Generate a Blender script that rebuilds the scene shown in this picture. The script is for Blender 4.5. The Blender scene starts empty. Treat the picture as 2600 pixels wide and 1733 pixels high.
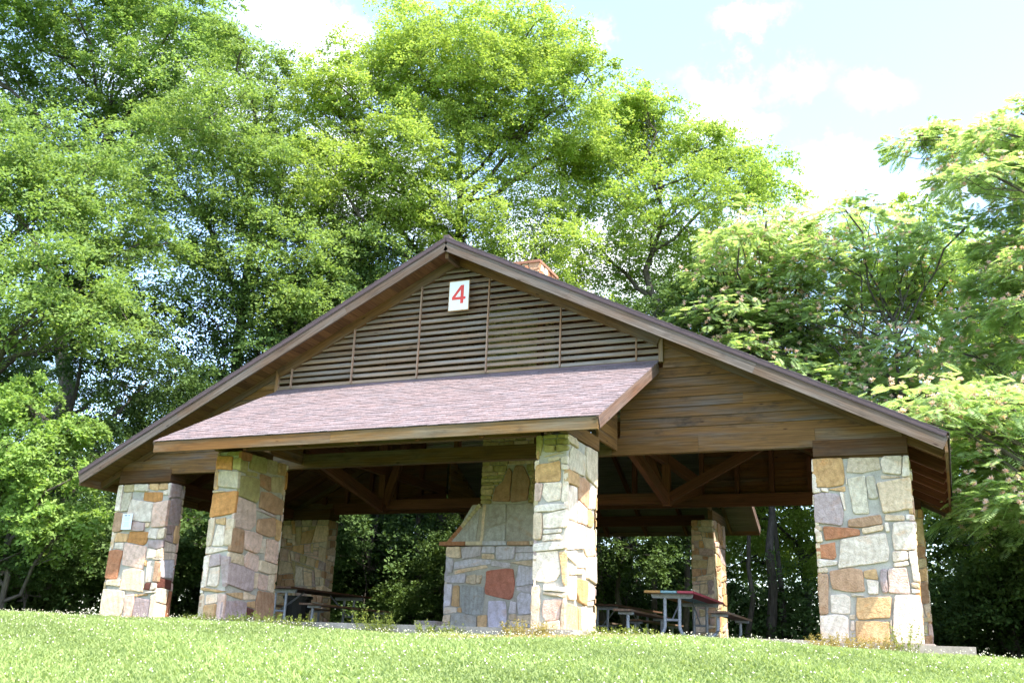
import bpy, bmesh, math, random
import numpy as np
from mathutils import Vector, Matrix
PI = math.pi
S = bpy.context.scene
C = S.collection

# ------------------------------------------------------------------ camera
cam_d = bpy.data.cameras.new('camera'); cam = bpy.data.objects.new('camera', cam_d); C.objects.link(cam)
cam_d.sensor_width = 36.0; cam_d.lens = 2517.55 / 2600 * 36.0
cam_d.clip_start = 0.1; cam_d.clip_end = 3000
CR = Vector((0.91813998, 0.39454204, 0.03681787)); CU = Vector((0.08480815, -0.28641485, 0.95434486)); CF = Vector((-0.38707435, 0.87309972, 0.2964293))
m = Matrix((CR, CU, -CF)).transposed().to_4x4(); m.translation = Vector((7.7889, -15.0536, -0.2844))
cam.matrix_world = m
S.camera = cam
S.render.resolution_x = 1024; S.render.resolution_y = 682

# ------------------------------------------------------------------ sky and sun
SUN = Vector((2.8, -1.0, 5.0)).normalized()
elev = math.asin(SUN.z); rot = math.atan2(SUN.x, SUN.y)
world = bpy.data.worlds.new("World"); S.world = world; world.use_nodes = True
nt = world.node_tree; N = nt.nodes; L = nt.links
bg = N['Background']
sky = N.new('ShaderNodeTexSky'); sky.sky_type = 'NISHITA'; sky.sun_disc = False
sky.sun_elevation = elev; sky.sun_rotation = rot; sky.air_density = 1.0; sky.dust_density = 1.2; sky.ozone_density = 1.0
tc = N.new('ShaderNodeTexCoord')
# cumulus puffs and a thin streak at fixed compass directions
CL = [((-0.1381, 0.8104, 0.5694), .028, .5), ((-0.5222, 0.6576, 0.543), .055, .9), ((-0.50, 0.69, 0.51), .05, .8), ((-0.2787, 0.7817, 0.5579), .022, .5),
      ((-0.1689, 0.8343, 0.5248), .035, .45), ((-0.09, 0.845, 0.52), .03, .25), ((-0.02, 0.86, 0.505), .03, .2), ((-0.1696, 0.8534, 0.493), .034, .7), ((-0.0761, 0.8941, 0.4413), .045, .8), ((-0.13, 0.90, 0.41), .05, .8),
      ((0.0161, 0.9127, 0.4083), .05, .5), ((-0.4937, 0.7537, 0.4338), .08, .8), ((-0.2876, 0.8817, 0.3741), .13, .9), ((-0.62, 0.62, 0.48), .09, .5),
      ((0.3, 0.85, 0.42), .1, .6), ((-0.8, 0.4, 0.42), .12, .8), ((0.5, -0.7, 0.5), .2, .8), ((-0.4, -0.7, 0.6), .2, .8)]
nz = N.new('ShaderNodeTexNoise'); nz.inputs['Scale'].default_value = 7; nz.inputs['Detail'].default_value = 9; nz.inputs['Roughness'].default_value = .66
L.new(tc.outputs['Generated'], nz.inputs['Vector'])
warp = N.new('ShaderNodeVectorMath'); warp.operation = 'MULTIPLY_ADD'
L.new(nz.outputs['Color'], warp.inputs[0]); warp.inputs[1].default_value = (.17, .17, .17); 
sub = N.new('ShaderNodeVectorMath'); sub.operation = 'SUBTRACT'; L.new(tc.outputs['Generated'], sub.inputs[0]); sub.inputs[1].default_value = (.085, .085, .085)
L.new(sub.outputs[0], warp.inputs[2])
fl_ = N.new('ShaderNodeVectorMath'); fl_.operation = 'MULTIPLY'; L.new(warp.outputs[0], fl_.inputs[0]); fl_.inputs[1].default_value = (1, 1, 2.2)
acc = None
for d, rad, amp in CL:
    dv = Vector(d).normalized(); dv.z *= 2.2
    di = N.new('ShaderNodeVectorMath'); di.operation = 'DISTANCE'; L.new(fl_.outputs[0], di.inputs[0]); di.inputs[1].default_value = dv
    mr = N.new('ShaderNodeMapRange'); mr.interpolation_type = 'SMOOTHERSTEP'
    mr.inputs['From Min'].default_value = rad * 1.75; mr.inputs['From Max'].default_value = rad * .15; mr.inputs['To Min'].default_value = 0; mr.inputs['To Max'].default_value = amp
    L.new(di.outputs['Value'], mr.inputs['Value'])
    if acc is None: acc = mr.outputs[0]
    else:
        mx = N.new('ShaderNodeMath'); mx.operation = 'MAXIMUM'; L.new(acc, mx.inputs[0]); L.new(mr.outputs[0], mx.inputs[1]); acc = mx.outputs[0]
mixc = N.new('ShaderNodeMixRGB'); L.new(acc, mixc.inputs[0]); L.new(sky.outputs[0], mixc.inputs[1]); mixc.inputs[2].default_value = (3.6, 3.65, 3.7, 1)
L.new(mixc.outputs[0], bg.inputs['Color']); bg.inputs['Strength'].default_value = 0.14

sl = bpy.data.lights.new('sun', 'SUN'); sl.energy = 3.0; sl.angle = math.radians(.5); sl.color = (1, .93, .80)
so = bpy.data.objects.new('sun', sl); C.objects.link(so); so.rotation_euler = SUN.to_track_quat('Z', 'Y').to_euler()
S.view_settings.view_transform = 'Standard'; S.view_settings.look = 'None'; S.view_settings.gamma = 1; S.view_settings.use_curve_mapping = False
S.view_settings.exposure = 2.35

# ------------------------------------------------------------------ helpers
rnd = random.Random(4)
def tag(o, label=None, cat=None, group=None, kind=None):
    if label: o['label'] = label
    if cat: o['category'] = cat
    if group: o['group'] = group
    if kind: o['kind'] = kind
    return o
def empty(name, loc, label, cat, group=None, rz=0):
    o = bpy.data.objects.new(name, None); o.empty_display_size = .3; C.objects.link(o)
    o.location = loc; o.rotation_euler = (0, 0, rz)
    return tag(o, label, cat, group)
def link(name, me, mats, parent=None):
    o = bpy.data.objects.new(name, me); C.objects.link(o)
    for mm in mats if isinstance(mats, (list, tuple)) else [mats]: me.materials.append(mm)
    if parent is not None: o.parent = parent
    return o

class MB:
    """collects polygons with per-face colour, per-corner uv"""
    def __init__(s): s.v = []; s.f = []; s.c = []; s.uv = []; s.m = []; s.sm = []
    def face(s, pts, col=(1, 1, 1), uv=None, mat=0, smooth=False):
        b = len(s.v); s.v += [tuple(p) for p in pts]; s.f.append(list(range(b, b + len(pts)))); s.c.append(col)
        s.uv.append(uv or [(0, 0)] * len(pts)); s.m.append(mat); s.sm.append(smooth)
    def board(s, p0, p1, w, t, up=(0, 0, 1), col=None, mat=0, jit=0):
        """box from p0 to p1: w along 'up', t sideways; uv runs along the grain"""
        p0 = Vector(p0); p1 = Vector(p1); a = (p1 - p0); ln = a.length; a.normalize()
        up = Vector(up); up = (up - a * up.dot(a)).normalized(); sd = a.cross(up)
        if col is None: q = rnd.uniform(.8, 1.15); col = (q, q, q)
        u0 = rnd.uniform(0, 50); v0 = rnd.uniform(0, 50)
        P = lambda x, y, z: p0 + a * (x * ln) + up * (y * w / 2) + sd * (z * t / 2)
        def q(cs, uvs): s.face([P(*k) for k in cs], col, uvs, mat)
        for z in (1, -1):
            cs = [(0, -1, z), (1, -1, z), (1, 1, z), (0, 1, z)]; 
            if z < 0: cs.reverse()
            q(cs, [(u0 + k[0] * ln, v0 + k[1] * w / 2 + z * 3) for k in cs])
        for y in (1, -1):
            cs = [(0, y, 1), (1, y, 1), (1, y, -1), (0, y, -1)]
            if y < 0: cs.reverse()
            q(cs, [(u0 + k[0] * ln, v0 + 9 + k[2] * t / 2 + y * 3) for k in cs])
        for x in (1, 0):
            cs = [(x, -1, 1), (x, -1, -1), (x, 1, -1), (x, 1, 1)]
            if x == 0: cs.reverse()
            q(cs, [(u0 + k[2] * t / 2, v0 + k[1] * w / 2) for k in cs])
    def box(s, x0, x1, y0, y1, z0, z1, axis='x', col=None, mat=0):
        if axis == 'x': s.board((x0, (y0 + y1) / 2, (z0 + z1) / 2), (x1, (y0 + y1) / 2, (z0 + z1) / 2), z1 - z0, y1 - y0, (0, 0, 1), col, mat)
        elif axis == 'y': s.board(((x0 + x1) / 2, y0, (z0 + z1) / 2), ((x0 + x1) / 2, y1, (z0 + z1) / 2), z1 - z0, x1 - x0, (0, 0, 1), col, mat)
        else: s.board(((x0 + x1) / 2, (y0 + y1) / 2, z0), ((x0 + x1) / 2, (y0 + y1) / 2, z1), x1 - x0, y1 - y0, (1, 0, 0), col, mat)
    def tube(s, pts, r, n=8, col=(1, 1, 1), cap=True):
        pts = [Vector(p) for p in pts]; rings = []
        rr = r if isinstance(r, (list, tuple)) else [r] * len(pts)
        ref = Vector((.3, .2, .9)).normalized()
        for i, p in enumerate(pts):
            a = (pts[min(i + 1, len(pts) - 1)] - pts[max(i - 1, 0)]).normalized()
            if abs(a.dot(ref)) > .95: ref = Vector((1, .1, 0)).normalized()
            x = a.cross(ref).normalized(); y = a.cross(x)
            rings.append([p + (x * math.cos(k * 2 * PI / n) + y * math.sin(k * 2 * PI / n)) * rr[i] for k in range(n)])
        ln = 0
        for i in range(len(pts) - 1):
            l2 = ln + (pts[i + 1] - pts[i]).length
            for k in range(n):
                k2 = (k + 1) % n
                s.face([rings[i][k], rings[i][k2], rings[i + 1][k2], rings[i + 1][k]][::-1], col, [(ln, k * .05), (ln, k * .05 + .05), (l2, k * .05 + .05), (l2, k * .05)][::-1], 0, True)
            ln = l2
        if cap:
            s.face(rings[0], col); s.face(rings[-1][::-1], col)
    def mesh(s, name):
        me = bpy.data.meshes.new(name); me.from_pydata(s.v, [], s.f)
        me.polygons.foreach_set('material_index', s.m); me.polygons.foreach_set('use_smooth', s.sm)
        uvl = me.uv_layers.new(name='UVMap'); flat = []
        for u in s.uv:
            for k in u: flat += [k[0], k[1]]
        uvl.data.foreach_set('uv', flat)
        ca = me.color_attributes.new('col', 'FLOAT_COLOR', 'CORNER'); fc = []
        for c, f in zip(s.c, s.f): fc += [c[0], c[1], c[2], 1.0] * len(f)
        ca.data.foreach_set('color', fc)
        me.update(); return me
    def build(s, name, mat, parent=None): return link(name, s.mesh(name), mat, parent)

def npmesh(name, V, F, nper=4, cols=None, smooth=False):
    me = bpy.data.meshes.new(name); V = np.asarray(V, np.float32); F = np.asarray(F, np.int32)
    me.vertices.add(len(V)); me.vertices.foreach_set('co', V.ravel())
    me.loops.add(F.size); me.loops.foreach_set('vertex_index', F.ravel())
    me.polygons.add(len(F)); me.polygons.foreach_set('loop_start', np.arange(0, F.size, nper, dtype=np.int32))
    me.polygons.foreach_set('loop_total', np.full(len(F), nper, np.int32))
    if smooth: me.polygons.foreach_set('use_smooth', np.ones(len(F), bool))
    if cols is not None:
        ca = me.color_attributes.new('col', 'FLOAT_COLOR', 'POINT')
        c4 = np.ones((len(V), 4), np.float32); c4[:, :3] = cols; ca.data.foreach_set('color', c4.ravel())
    me.update(calc_edges=True); return me

# ------------------------------------------------------------------ materials
def newmat(name):
    m = bpy.data.materials.new(name); m.use_nodes = True
    return m, m.node_tree.nodes, m.node_tree.links, m.node_tree.nodes['Principled BSDF']
def ramp(N, stops):
    r = N.new('ShaderNodeValToRGB'); e = r.color_ramp.elements
    while len(e) < len(stops): e.new(.5)
    for k, (p, c) in zip(e, stops): k.position = p; k.color = (*c, 1) if len(c) == 3 else c
    return r
def noise(N, L, vec, scale, detail=4, rough=.55):
    n = N.new('ShaderNodeTexNoise'); n.inputs['Scale'].default_value = scale; n.inputs['Detail'].default_value = detail; n.inputs['Roughness'].default_value = rough
    if vec is not None: L.new(vec, n.inputs['Vector'])
    return n
def mapping(N, L, src, sc):
    mp = N.new('ShaderNodeMapping'); mp.inputs['Scale'].default_value = sc; L.new(src, mp.inputs['Vector']); return mp.outputs[0]
def mix(N, L, mode, fac, a, b):
    x = N.new('ShaderNodeMixRGB'); x.blend_type = mode
    for i, s in ((0, fac), (1, a), (2, b)):
        if isinstance(s, (int, float)): x.inputs[i].default_value = s
        elif isinstance(s, tuple): x.inputs[i].default_value = (*s, 1)
        else: L.new(s, x.inputs[i])
    return x.outputs[0]
def bump(N, L, b, h, st, dist=.01, normal=None):
    bp = N.new('ShaderNodeBump'); bp.inputs['Strength'].default_value = st; bp.inputs['Distance'].default_value = dist
    L.new(h, bp.inputs['Height']); L.new(bp.outputs[0], b.inputs['Normal'])

def wood(name, warm, grey, greyness=.5, dark=(.035, .025, .02), rough=.8, darkamt=.6):
    m, N, L, b = newmat(name)
    uv = N.new('ShaderNodeUVMap').outputs[0]; at = N.new('ShaderNodeAttribute'); at.attribute_name = 'col'
    g1 = noise(N, L, mapping(N, L, uv, (1.2, 42, 1)), 1, 6, .6)
    g2 = noise(N, L, mapping(N, L, uv, (.55, 3.2, 1)), 1, 4, .6)
    g3 = noise(N, L, mapping(N, L, uv, (3, 150, 1)), 1, 3, .6)
    r2 = ramp(N, [(max(0, .62 - greyness * .5), (0, 0, 0)), (min(1, .82 - greyness * .4), (1, 1, 1))]); L.new(g2.outputs[0], r2.inputs[0])
    c = mix(N, L, 'MIX', r2.outputs[0], warm, grey)
    r1 = ramp(N, [(.3, (.55, .5, .45)), (.62, (1.15, 1.12, 1.08))]); L.new(g1.outputs[0], r1.inputs[0])
    c = mix(N, L, 'MULTIPLY', 1.0, c, r1.outputs[0])
    r3 = ramp(N, [(.35, (.7, .7, .7)), (.6, (1.1, 1.1, 1.1))]); L.new(g3.outputs[0], r3.inputs[0])
    c = mix(N, L, 'MULTIPLY', .7, c, r3.outputs[0])
    g4 = noise(N, L, mapping(N, L, uv, (.9, 2.0, 1)), 1.7, 5, .65)
    r4 = ramp(N, [(.56, (0, 0, 0)), (.72, (1, 1, 1))]); L.new(g4.outputs[0], r4.inputs[0])
    da = N.new('ShaderNodeMath'); da.operation = 'MULTIPLY'; L.new(r4.outputs[0], da.inputs[0]); da.inputs[1].default_value = darkamt
    c = mix(N, L, 'MIX', da.outputs[0], c, dark)
    # knots
    vo = N.new('ShaderNodeTexVoronoi'); L.new(mapping(N, L, uv, (1.6, 5.0, 1)), vo.inputs['Vector']); vo.inputs['Scale'].default_value = 1
    rk = ramp(N, [(.035, (.25, .2, .17)), (.085, (1, 1, 1))]); L.new(vo.outputs['Distance'], rk.inputs[0])
    c = mix(N, L, 'MULTIPLY', .9, c, rk.outputs[0])
    c = mix(N, L, 'MULTIPLY', 1.0, c, at.outputs['Color'])
    L.new(c, b.inputs['Base Color']); b.inputs['Roughness'].default_value = rough
    b.inputs['Specular IOR Level'].default_value = .25
    bump(N, L, b, g1.outputs[0], .5, .006)
    return m
M = {}
M['barge'] = wood('weathered_grey_fascia', (.13, .08, .052), (.15, .128, .12), .6, (.05, .035, .03))
M['wood'] = wood('weathered_brown_wood', (.17, .09, .034), (.155, .125, .105), .34, (.045, .032, .026))
M['siding'] = wood('weathered_siding', (.20, .105, .038), (.15, .128, .12), .33, (.035, .024, .018), darkamt=.8)
M['slat'] = wood('louvre_slat_wood', (.31, .195, .11), (.30, .265, .235), .62, (.06, .04, .03), darkamt=.35)
M['deckwood'] = wood('roof_deck_wood', (.17, .095, .042), (.15, .09, .05), .3, (.08, .04, .025), darkamt=.4)
M['red'] = wood('stained_framing_wood', (.115, .042, .021), (.09, .043, .027), .2, (.05, .02, .012), darkamt=.4)
M['palewood'] = wood('pale_ceiling_deck', (.12, .11, .095), (.10, .095, .085), .5, (.06, .05, .045), darkamt=.3)
M['bench'] = wood('bench_plank_wood', (.19, .10, .055), (.17, .13, .105), .5, (.05, .035, .03))

def stonemat():
    m, N, L, b = newmat('sandstone_veneer')
    at = N.new('ShaderNodeAttribute'); at.attribute_name = 'col'
    uv = N.new('ShaderNodeUVMap').outputs[0]; ob = N.new('ShaderNodeTexCoord').outputs['Object']
    n1 = noise(N, L, uv, 5.5, 6, .62); n2 = noise(N, L, mapping(N, L, uv, (2.2, 2.2, 1)), 1.6, 4, .6); n3 = noise(N, L, ob, 45, 5, .65)
    w = N.new('ShaderNodeTexWave'); w.wave_type = 'BANDS'; w.inputs['Scale'].default_value = 3.2; w.inputs['Distortion'].default_value = 6; w.inputs['Detail'].default_value = 4
    L.new(uv, w.inputs['Vector'])
    r1 = ramp(N, [(.3, (.78, .74, .70)), (.65, (1.14, 1.14, 1.15))]); L.new(n1.outputs[0], r1.inputs[0])
    c = mix(N, L, 'MULTIPLY', 1.0, at.outputs['Color'], r1.outputs[0])
    rw = ramp(N, [(.0, (.86, .83, .80)), (.6, (1.05, 1.05, 1.05))]); L.new(w.outputs[0], rw.inputs[0])
    c = mix(N, L, 'MULTIPLY', .6, c, rw.outputs[0])
    # rust bloom
    r2 = ramp(N, [(.56, (0, 0, 0)), (.74, (.55, .55, .55))]); L.new(n2.outputs[0], r2.inputs[0])
    c = mix(N, L, 'MIX', r2.outputs[0], c, mix(N, L, 'MULTIPLY', 1.0, at.outputs['Color'], (1.05, .72, .45)))
    r3 = ramp(N, [(.35, (.8, .8, .8)), (.6, (1.08, 1.08, 1.08))]); L.new(n3.outputs[0], r3.inputs[0])
    c = mix(N, L, 'MULTIPLY', .8, c, r3.outputs[0])
    L.new(c, b.inputs['Base Color']); b.inputs['Roughness'].default_value = .85; b.inputs['Specular IOR Level'].default_value = .2
    ad = N.new('ShaderNodeMath'); ad.operation = 'ADD'; L.new(n1.outputs[0], ad.inputs[0]); L.new(n3.outputs[0], ad.inputs[1])
    bump(N, L, b, ad.outputs[0], .9, .02)
    return m
M['stone'] = stonemat()
def plain(name, col, rough=.8, nscale=20, amt=.25, metal=0, bumpst=.3, spec=.3):
    m, N, L, b = newmat(name); ob = N.new('ShaderNodeTexCoord').outputs['Object']
    n = noise(N, L, ob, nscale, 6, .6); n2 = noise(N, L, ob, nscale * .12, 3, .6)
    r = ramp(N, [(.3, (1 - amt,) * 3), (.7, (1 + amt,) * 3)]); L.new(n.outputs[0], r.inputs[0])
    r2 = ramp(N, [(.3, (1 - amt,) * 3), (.7, (1 + amt * .6,) * 3)]); L.new(n2.outputs[0], r2.inputs[0])
    at = N.new('ShaderNodeAttribute'); at.attribute_name = 'col'
    c = mix(N, L, 'MULTIPLY', 1.0, mix(N, L, 'MULTIPLY', 1.0, r.outputs[0], r2.outputs[0]), col)
    L.new(mix(N, L, 'MULTIPLY', 1.0, c, at.outputs['Color']), b.inputs['Base Color'])
    b.inputs['Roughness'].default_value = rough; b.inputs['Metallic'].default_value = metal; b.inputs['Specular IOR Level'].default_value = spec
    bump(N, L, b, n.outputs[0], bumpst, .005)
    return m
M['mortar'] = plain('grey_mortar', (.43, .395, .35), .95, 60, .2)
M['concrete'] = plain('concrete_slab', (.34, .29, .25), .9, 30, .2)
M['shingle'] = plain('asphalt_shingle', (.17, .135, .142), .95, 220, .35, bumpst=.6, spec=.1)
M['drip'] = plain('brown_drip_edge', (.085, .055, .06), .5, 30, .15)
M['flash'] = plain('purple_flashing', (.13, .085, .105), .45, 8, .15)
M['galv'] = plain('galvanised_pipe', (.30, .32, .36), .5, 40, .25, metal=.35)
M['bin'] = plain('black_plastic', (.015, .015, .017), .4, 30, .2)
M['paint'] = plain('worn_plank_paint', (1, 1, 1), .6, 60, .15)
M['signwhite'] = plain('white_sign_face', (.78, .80, .82), .4, 6, .05, bumpst=.05)
M['signred'] = plain('red_sign_numeral', (.66, .06, .045), .4, 30, .08, bumpst=.05)
M['rust'] = plain('rusty_sign_edge', (.33, .19, .08), .8, 60, .3)
M['ink'] = plain('faded_print', (.25, .30, .42), .7, 30, .1)
M['clay'] = plain('orange_clay_rim', (.30, .14, .09), .8, 40, .2)
M['bark'] = None

def leafmat(name, c1, c2, trans=.5, rough=.6, spec=.12):
    m, N, L, b = newmat(name)
    g = N.new('ShaderNodeNewGeometry'); at = N.new('ShaderNodeAttribute'); at.attribute_name = 'col'; oi = N.new('ShaderNodeObjectInfo')
    c = mix(N, L, 'MIX', g.outputs['Random Per Island'], c1, c2)
    c = mix(N, L, 'MULTIPLY', 1.0, c, at.outputs['Color'])
    hs = N.new('ShaderNodeHueSaturation'); L.new(c, hs.inputs['Color'])
    mr = N.new('ShaderNodeMapRange'); mr.inputs['To Min'].default_value = .494; mr.inputs['To Max'].default_value = .504; L.new(oi.outputs['Random'], mr.inputs['Value']); L.new(mr.outputs[0], hs.inputs['Hue'])
    c = hs.outputs[0]
    L.new(c, b.inputs['Base Color']); b.inputs['Roughness'].default_value = rough; b.inputs['Specular IOR Level'].default_value = spec
    tr = N.new('ShaderNodeBsdfTranslucent'); L.new(mix(N, L, 'MULTIPLY', 1.0, c, (1.2, 1.2, .65)), tr.inputs['Color'])
    ms = N.new('ShaderNodeMixShader'); ms.inputs[0].default_value = trans
    L.new(b.outputs[0], ms.inputs[1]); L.new(tr.outputs[0], ms.inputs[2]); L.new(ms.outputs[0], N['Material Output'].inputs['Surface'])
    return m
M['leaf_elm'] = leafmat('elm_leaf', (.155, .25, .07), (.225, .32, .105))
M['leaf_yel'] = leafmat('yellow_green_leaf', (.25, .36, .075), (.33, .43, .125))
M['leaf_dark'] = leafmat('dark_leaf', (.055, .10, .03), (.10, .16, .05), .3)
M['leaf_maple'] = leafmat('maple_leaf', (.17, .29, .07), (.25, .37, .11))
M['leaf_mim'] = leafmat('mimosa_frond', (.30, .43, .19), (.40, .52, .26), .55)
M['grass'] = leafmat('grass_blade', (.26, .335, .13), (.315, .39, .168), .45, .7, .08)
M['weed'] = leafmat('weed_leaf', (.16, .22, .05), (.25, .28, .08))
M['dryweed'] = leafmat('dry_weed_leaf', (.28, .25, .08), (.36, .28, .11))
M['flower'] = leafmat('clover_flower', (.60, .58, .47), (.72, .70, .62), .25)
M['pink'] = leafmat('mimosa_blossom', (.88, .56, .56), (.92, .78, .74), .4)
def barkmat():
    m, N, L, b = newmat('tree_bark'); ob = N.new('ShaderNodeTexCoord').outputs['Object']
    n = noise(N, L, mapping(N, L, ob, (14, 14, 2.5)), 1, 6, .65)
    r = ramp(N, [(.3, (.03, .024, .019)), (.7, (.105, .09, .075))]); L.new(n.outputs[0], r.inputs[0]); L.new(r.outputs[0], b.inputs['Base Color'])
    b.inputs['Roughness'].default_value = .9; bump(N, L, b, n.outputs[0], .8, .03); return m
M['bark'] = barkmat()

# ------------------------------------------------------------------ terrain
def gz(x, y):
    """height of the lawn"""
    x = np.asarray(x, float); y = np.asarray(y, float)
    base = -.10 - .010 * x - .065 / (1 + np.exp(-(x - 7.2) * 3))
    base = base + .05 * np.exp(-((x - 5) / 1.8) ** 2) + .06 * np.exp(-((x - 7.9) / .7) ** 2 - ((y + .7) / .8) ** 2) - .05 * np.exp(-((x - 1.5) / 1.6) ** 2)
    yy = np.minimum(y + 2.9, 0)
    drop = .02 * yy - .0105 * yy ** 2
    rise = .05 * np.clip((-x - 6) / 4, 0, 1)
    back = .0 * y
    bumps = .018 * np.sin(x * 1.7 + y * .8) * np.cos(y * 1.9 - x * .6) + .012 * np.sin(x * 4.1 + 1) * np.sin(y * 3.7)
    return base + drop + rise + back + bumps
def axis_steps(lo, hi, a, b, fine):
    inner = list(np.arange(a, b, fine)); out = []
    k = a; st = fine
    while k > lo: st *= 1.35; k -= st; out.append(max(k, lo))
    k = b; st = fine; o2 = []
    while k < hi: o2.append(k); st *= 1.35; k += st
    return np.array(out[::-1] + inner + o2 + [hi])
gx = axis_steps(-1500, 1500, -16, 16, .22); gy = axis_steps(-1500, 1500, -17, 6, .22)
GX, GY = np.meshgrid(gx, gy)
GZ = gz(np.clip(GX, -60, 60), np.clip(GY, -40, 60))
inside = (GX > -7.5) & (GX < 7.5) & (GY > -.1) & (GY < 6.1) | (np.abs(GX) < 3.3) & (GY > -2.5) & (GY < 8.5)
GZ[inside] -= .12
V = np.stack([GX, GY, GZ], -1).reshape(-1, 3); nx, ny = len(gx), len(gy)
ii = (np.arange(ny - 1)[:, None] * nx + np.arange(nx - 1)[None]).ravel()
F = np.stack([ii, ii + 1, ii + nx + 1, ii + nx], -1)
def groundmat():
    m, N, L, b = newmat('lawn_soil'); ob = N.new('ShaderNodeTexCoord').outputs['Object']
    n1 = noise(N, L, ob, 60, 6, .7); n2 = noise(N, L, ob, .7, 4, .6)
    r = ramp(N, [(.3, (.045, .085, .02)), (.7, (.15, .24, .065))]); L.new(n1.outputs[0], r.inputs[0])
    r2 = ramp(N, [(.35, (.8, .85, .7)), (.7, (1.2, 1.15, 1.0))]); L.new(n2.outputs[0], r2.inputs[0])
    L.new(mix(N, L, 'MULTIPLY', 1, r.outputs[0], r2.outputs[0]), b.inputs['Base Color']); b.inputs['Roughness'].default_value = 1; b.inputs['Specular IOR Level'].default_value = .05
    bump(N, L, b, n1.outputs[0], .9, .03); return m
g = link('ground', npmesh('ground', V, F, smooth=True), groundmat()); tag(g, kind='structure')

R = np.random.default_rng(7)
def on_slab(x, y):
    return (np.abs(x) < 7.55) & (y > -.12) & (y < 6.1) | (np.abs(x) < 3.3) & (y > -2.42) & (y < 8.5) | (x > 6.9) & (x < 8.05) & (y > -.45) & (y < 6.1)
def lawn():
    n = 800000
    y = -.0 - 9.6 * R.random(n) ** .8; x = -15 + 31 * R.random(n)
    n2 = 90000; x2 = np.where(R.random(n2) < .5, -7.6 - 8 * R.random(n2), 7.6 + 5 * R.random(n2)); y2 = R.uniform(-.2, 6, n2)
    x = np.r_[x, x2]; y = np.r_[y, y2]
    # keep what the slope can show: a wide fan in front of the camera
    ang = np.arctan2(x - 7.8, y + 15); keep = (ang > -1.12) & (ang < .42) & ~on_slab(x, y)
    x = x[keep]; y = y[keep]; n = len(x)
    cl = np.sin(x * 1.3 + 2 * np.sin(y * .9)) * np.sin(y * 1.6 + x * .5) * .5 + .5
    h = R.uniform(.025, .058, n) * (.75 + .5 * cl); tall = R.random(n) < .005; h[tall] *= R.uniform(1.5, 2.4, tall.sum())
    w = R.uniform(.004, .0075, n)
    leafy = R.random(n) < .5; w[leafy] *= 1.9; h[leafy] *= .6
    a = R.uniform(0, 2 * PI, n); lean = R.uniform(.25, 1.0, n) * h; lean[leafy] *= 1.7
    b = R.uniform(0, 2 * PI, n)
    base = np.stack([x, y, gz(x, y) - .005], -1); side = np.stack([np.cos(a), np.sin(a), 0 * a], -1) * w[:, None]; ln = np.stack([np.cos(b), np.sin(b), 0 * b], -1) * lean[:, None]
    up = np.array([0, 0, 1.])
    mid = base + up * (h * .6)[:, None] + ln * .35; tip = base + up * h[:, None] + ln
    V = np.stack([base - side * .6, base + side * .6, mid + side, tip + side * .15, tip - side * .15, mid - side], 1)
    F = np.array([[0, 1, 2, 5], [5, 2, 3, 4]])[None] + (np.arange(n) * 6)[:, None, None]
    dry = (np.exp(-((x - 3.2) / 1.1) ** 2 - ((y + 3.4) / .8) ** 2) + .6 * np.exp(-((x - 6.6) / 1.0) ** 2 - ((y + .8) / .35) ** 2)) * (R.random(n) < .75)
    patch = .85 + .28 * cl[:, None] + R.uniform(-.05, .05, (n, 1))
    col = np.ones((n, 3)) * patch * np.array([1, 1, 1]); col[:, 0] *= 1 + .9 * dry; col[:, 2] *= 1 + .3 * dry
    cols = np.repeat(col, 6, 0)
    return npmesh('lawn', V.reshape(-1, 3), F.reshape(-1, 4), cols=cols)
lw = link('lawn_grass', lawn(), M['grass']); tag(lw, 'short sunlit lawn of grass and clover leaves sloping up to the shelter', 'grass', kind='stuff')
def clover():
    n = 12000; y = -.1 - 9.3 * R.random(n); x = -14 + 29 * R.random(n)
    cl = np.sin(x * .9 + 1.7 * np.sin(y * 1.1 + .4)) * np.sin(y * 1.3 - x * .35) * .5 + .5
    edge = np.exp(-((y + 2.9) / .5) ** 2) * (x < 3)
    keep = (R.random(n) < .25 + .55 * cl ** 2 + .4 * edge) & ~on_slab(x, y); x = x[keep]; y = y[keep]; n = len(x)
    h = R.uniform(.045, .10, n); r = R.uniform(.006, .011, n)
    c = np.stack([x, y, gz(x, y) + h], -1)
    o = np.array([[1, 0, 0], [0, 1, 0], [-1, 0, 0], [0, -1, 0], [0, 0, .9], [0, 0, -.8]])
    V = c[:, None] + o[None] * r[:, None, None] + R.uniform(-.002, .002, (n, 6, 3))
    f = np.array([[0, 1, 4], [1, 2, 4], [2, 3, 4], [3, 0, 4], [1, 0, 5], [2, 1, 5], [3, 2, 5], [0, 3, 5]])
    F = f[None] + (np.arange(n) * 6)[:, None, None]
    return npmesh('clover', V.reshape(-1, 3), F.reshape(-1, 3), 3, cols=np.ones((n * 6, 3)))
cf = link('clover_flowers', clover(), M['flower']); tag(cf, 'countless small white clover flowers scattered over the lawn', 'flowers', kind='stuff')

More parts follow.
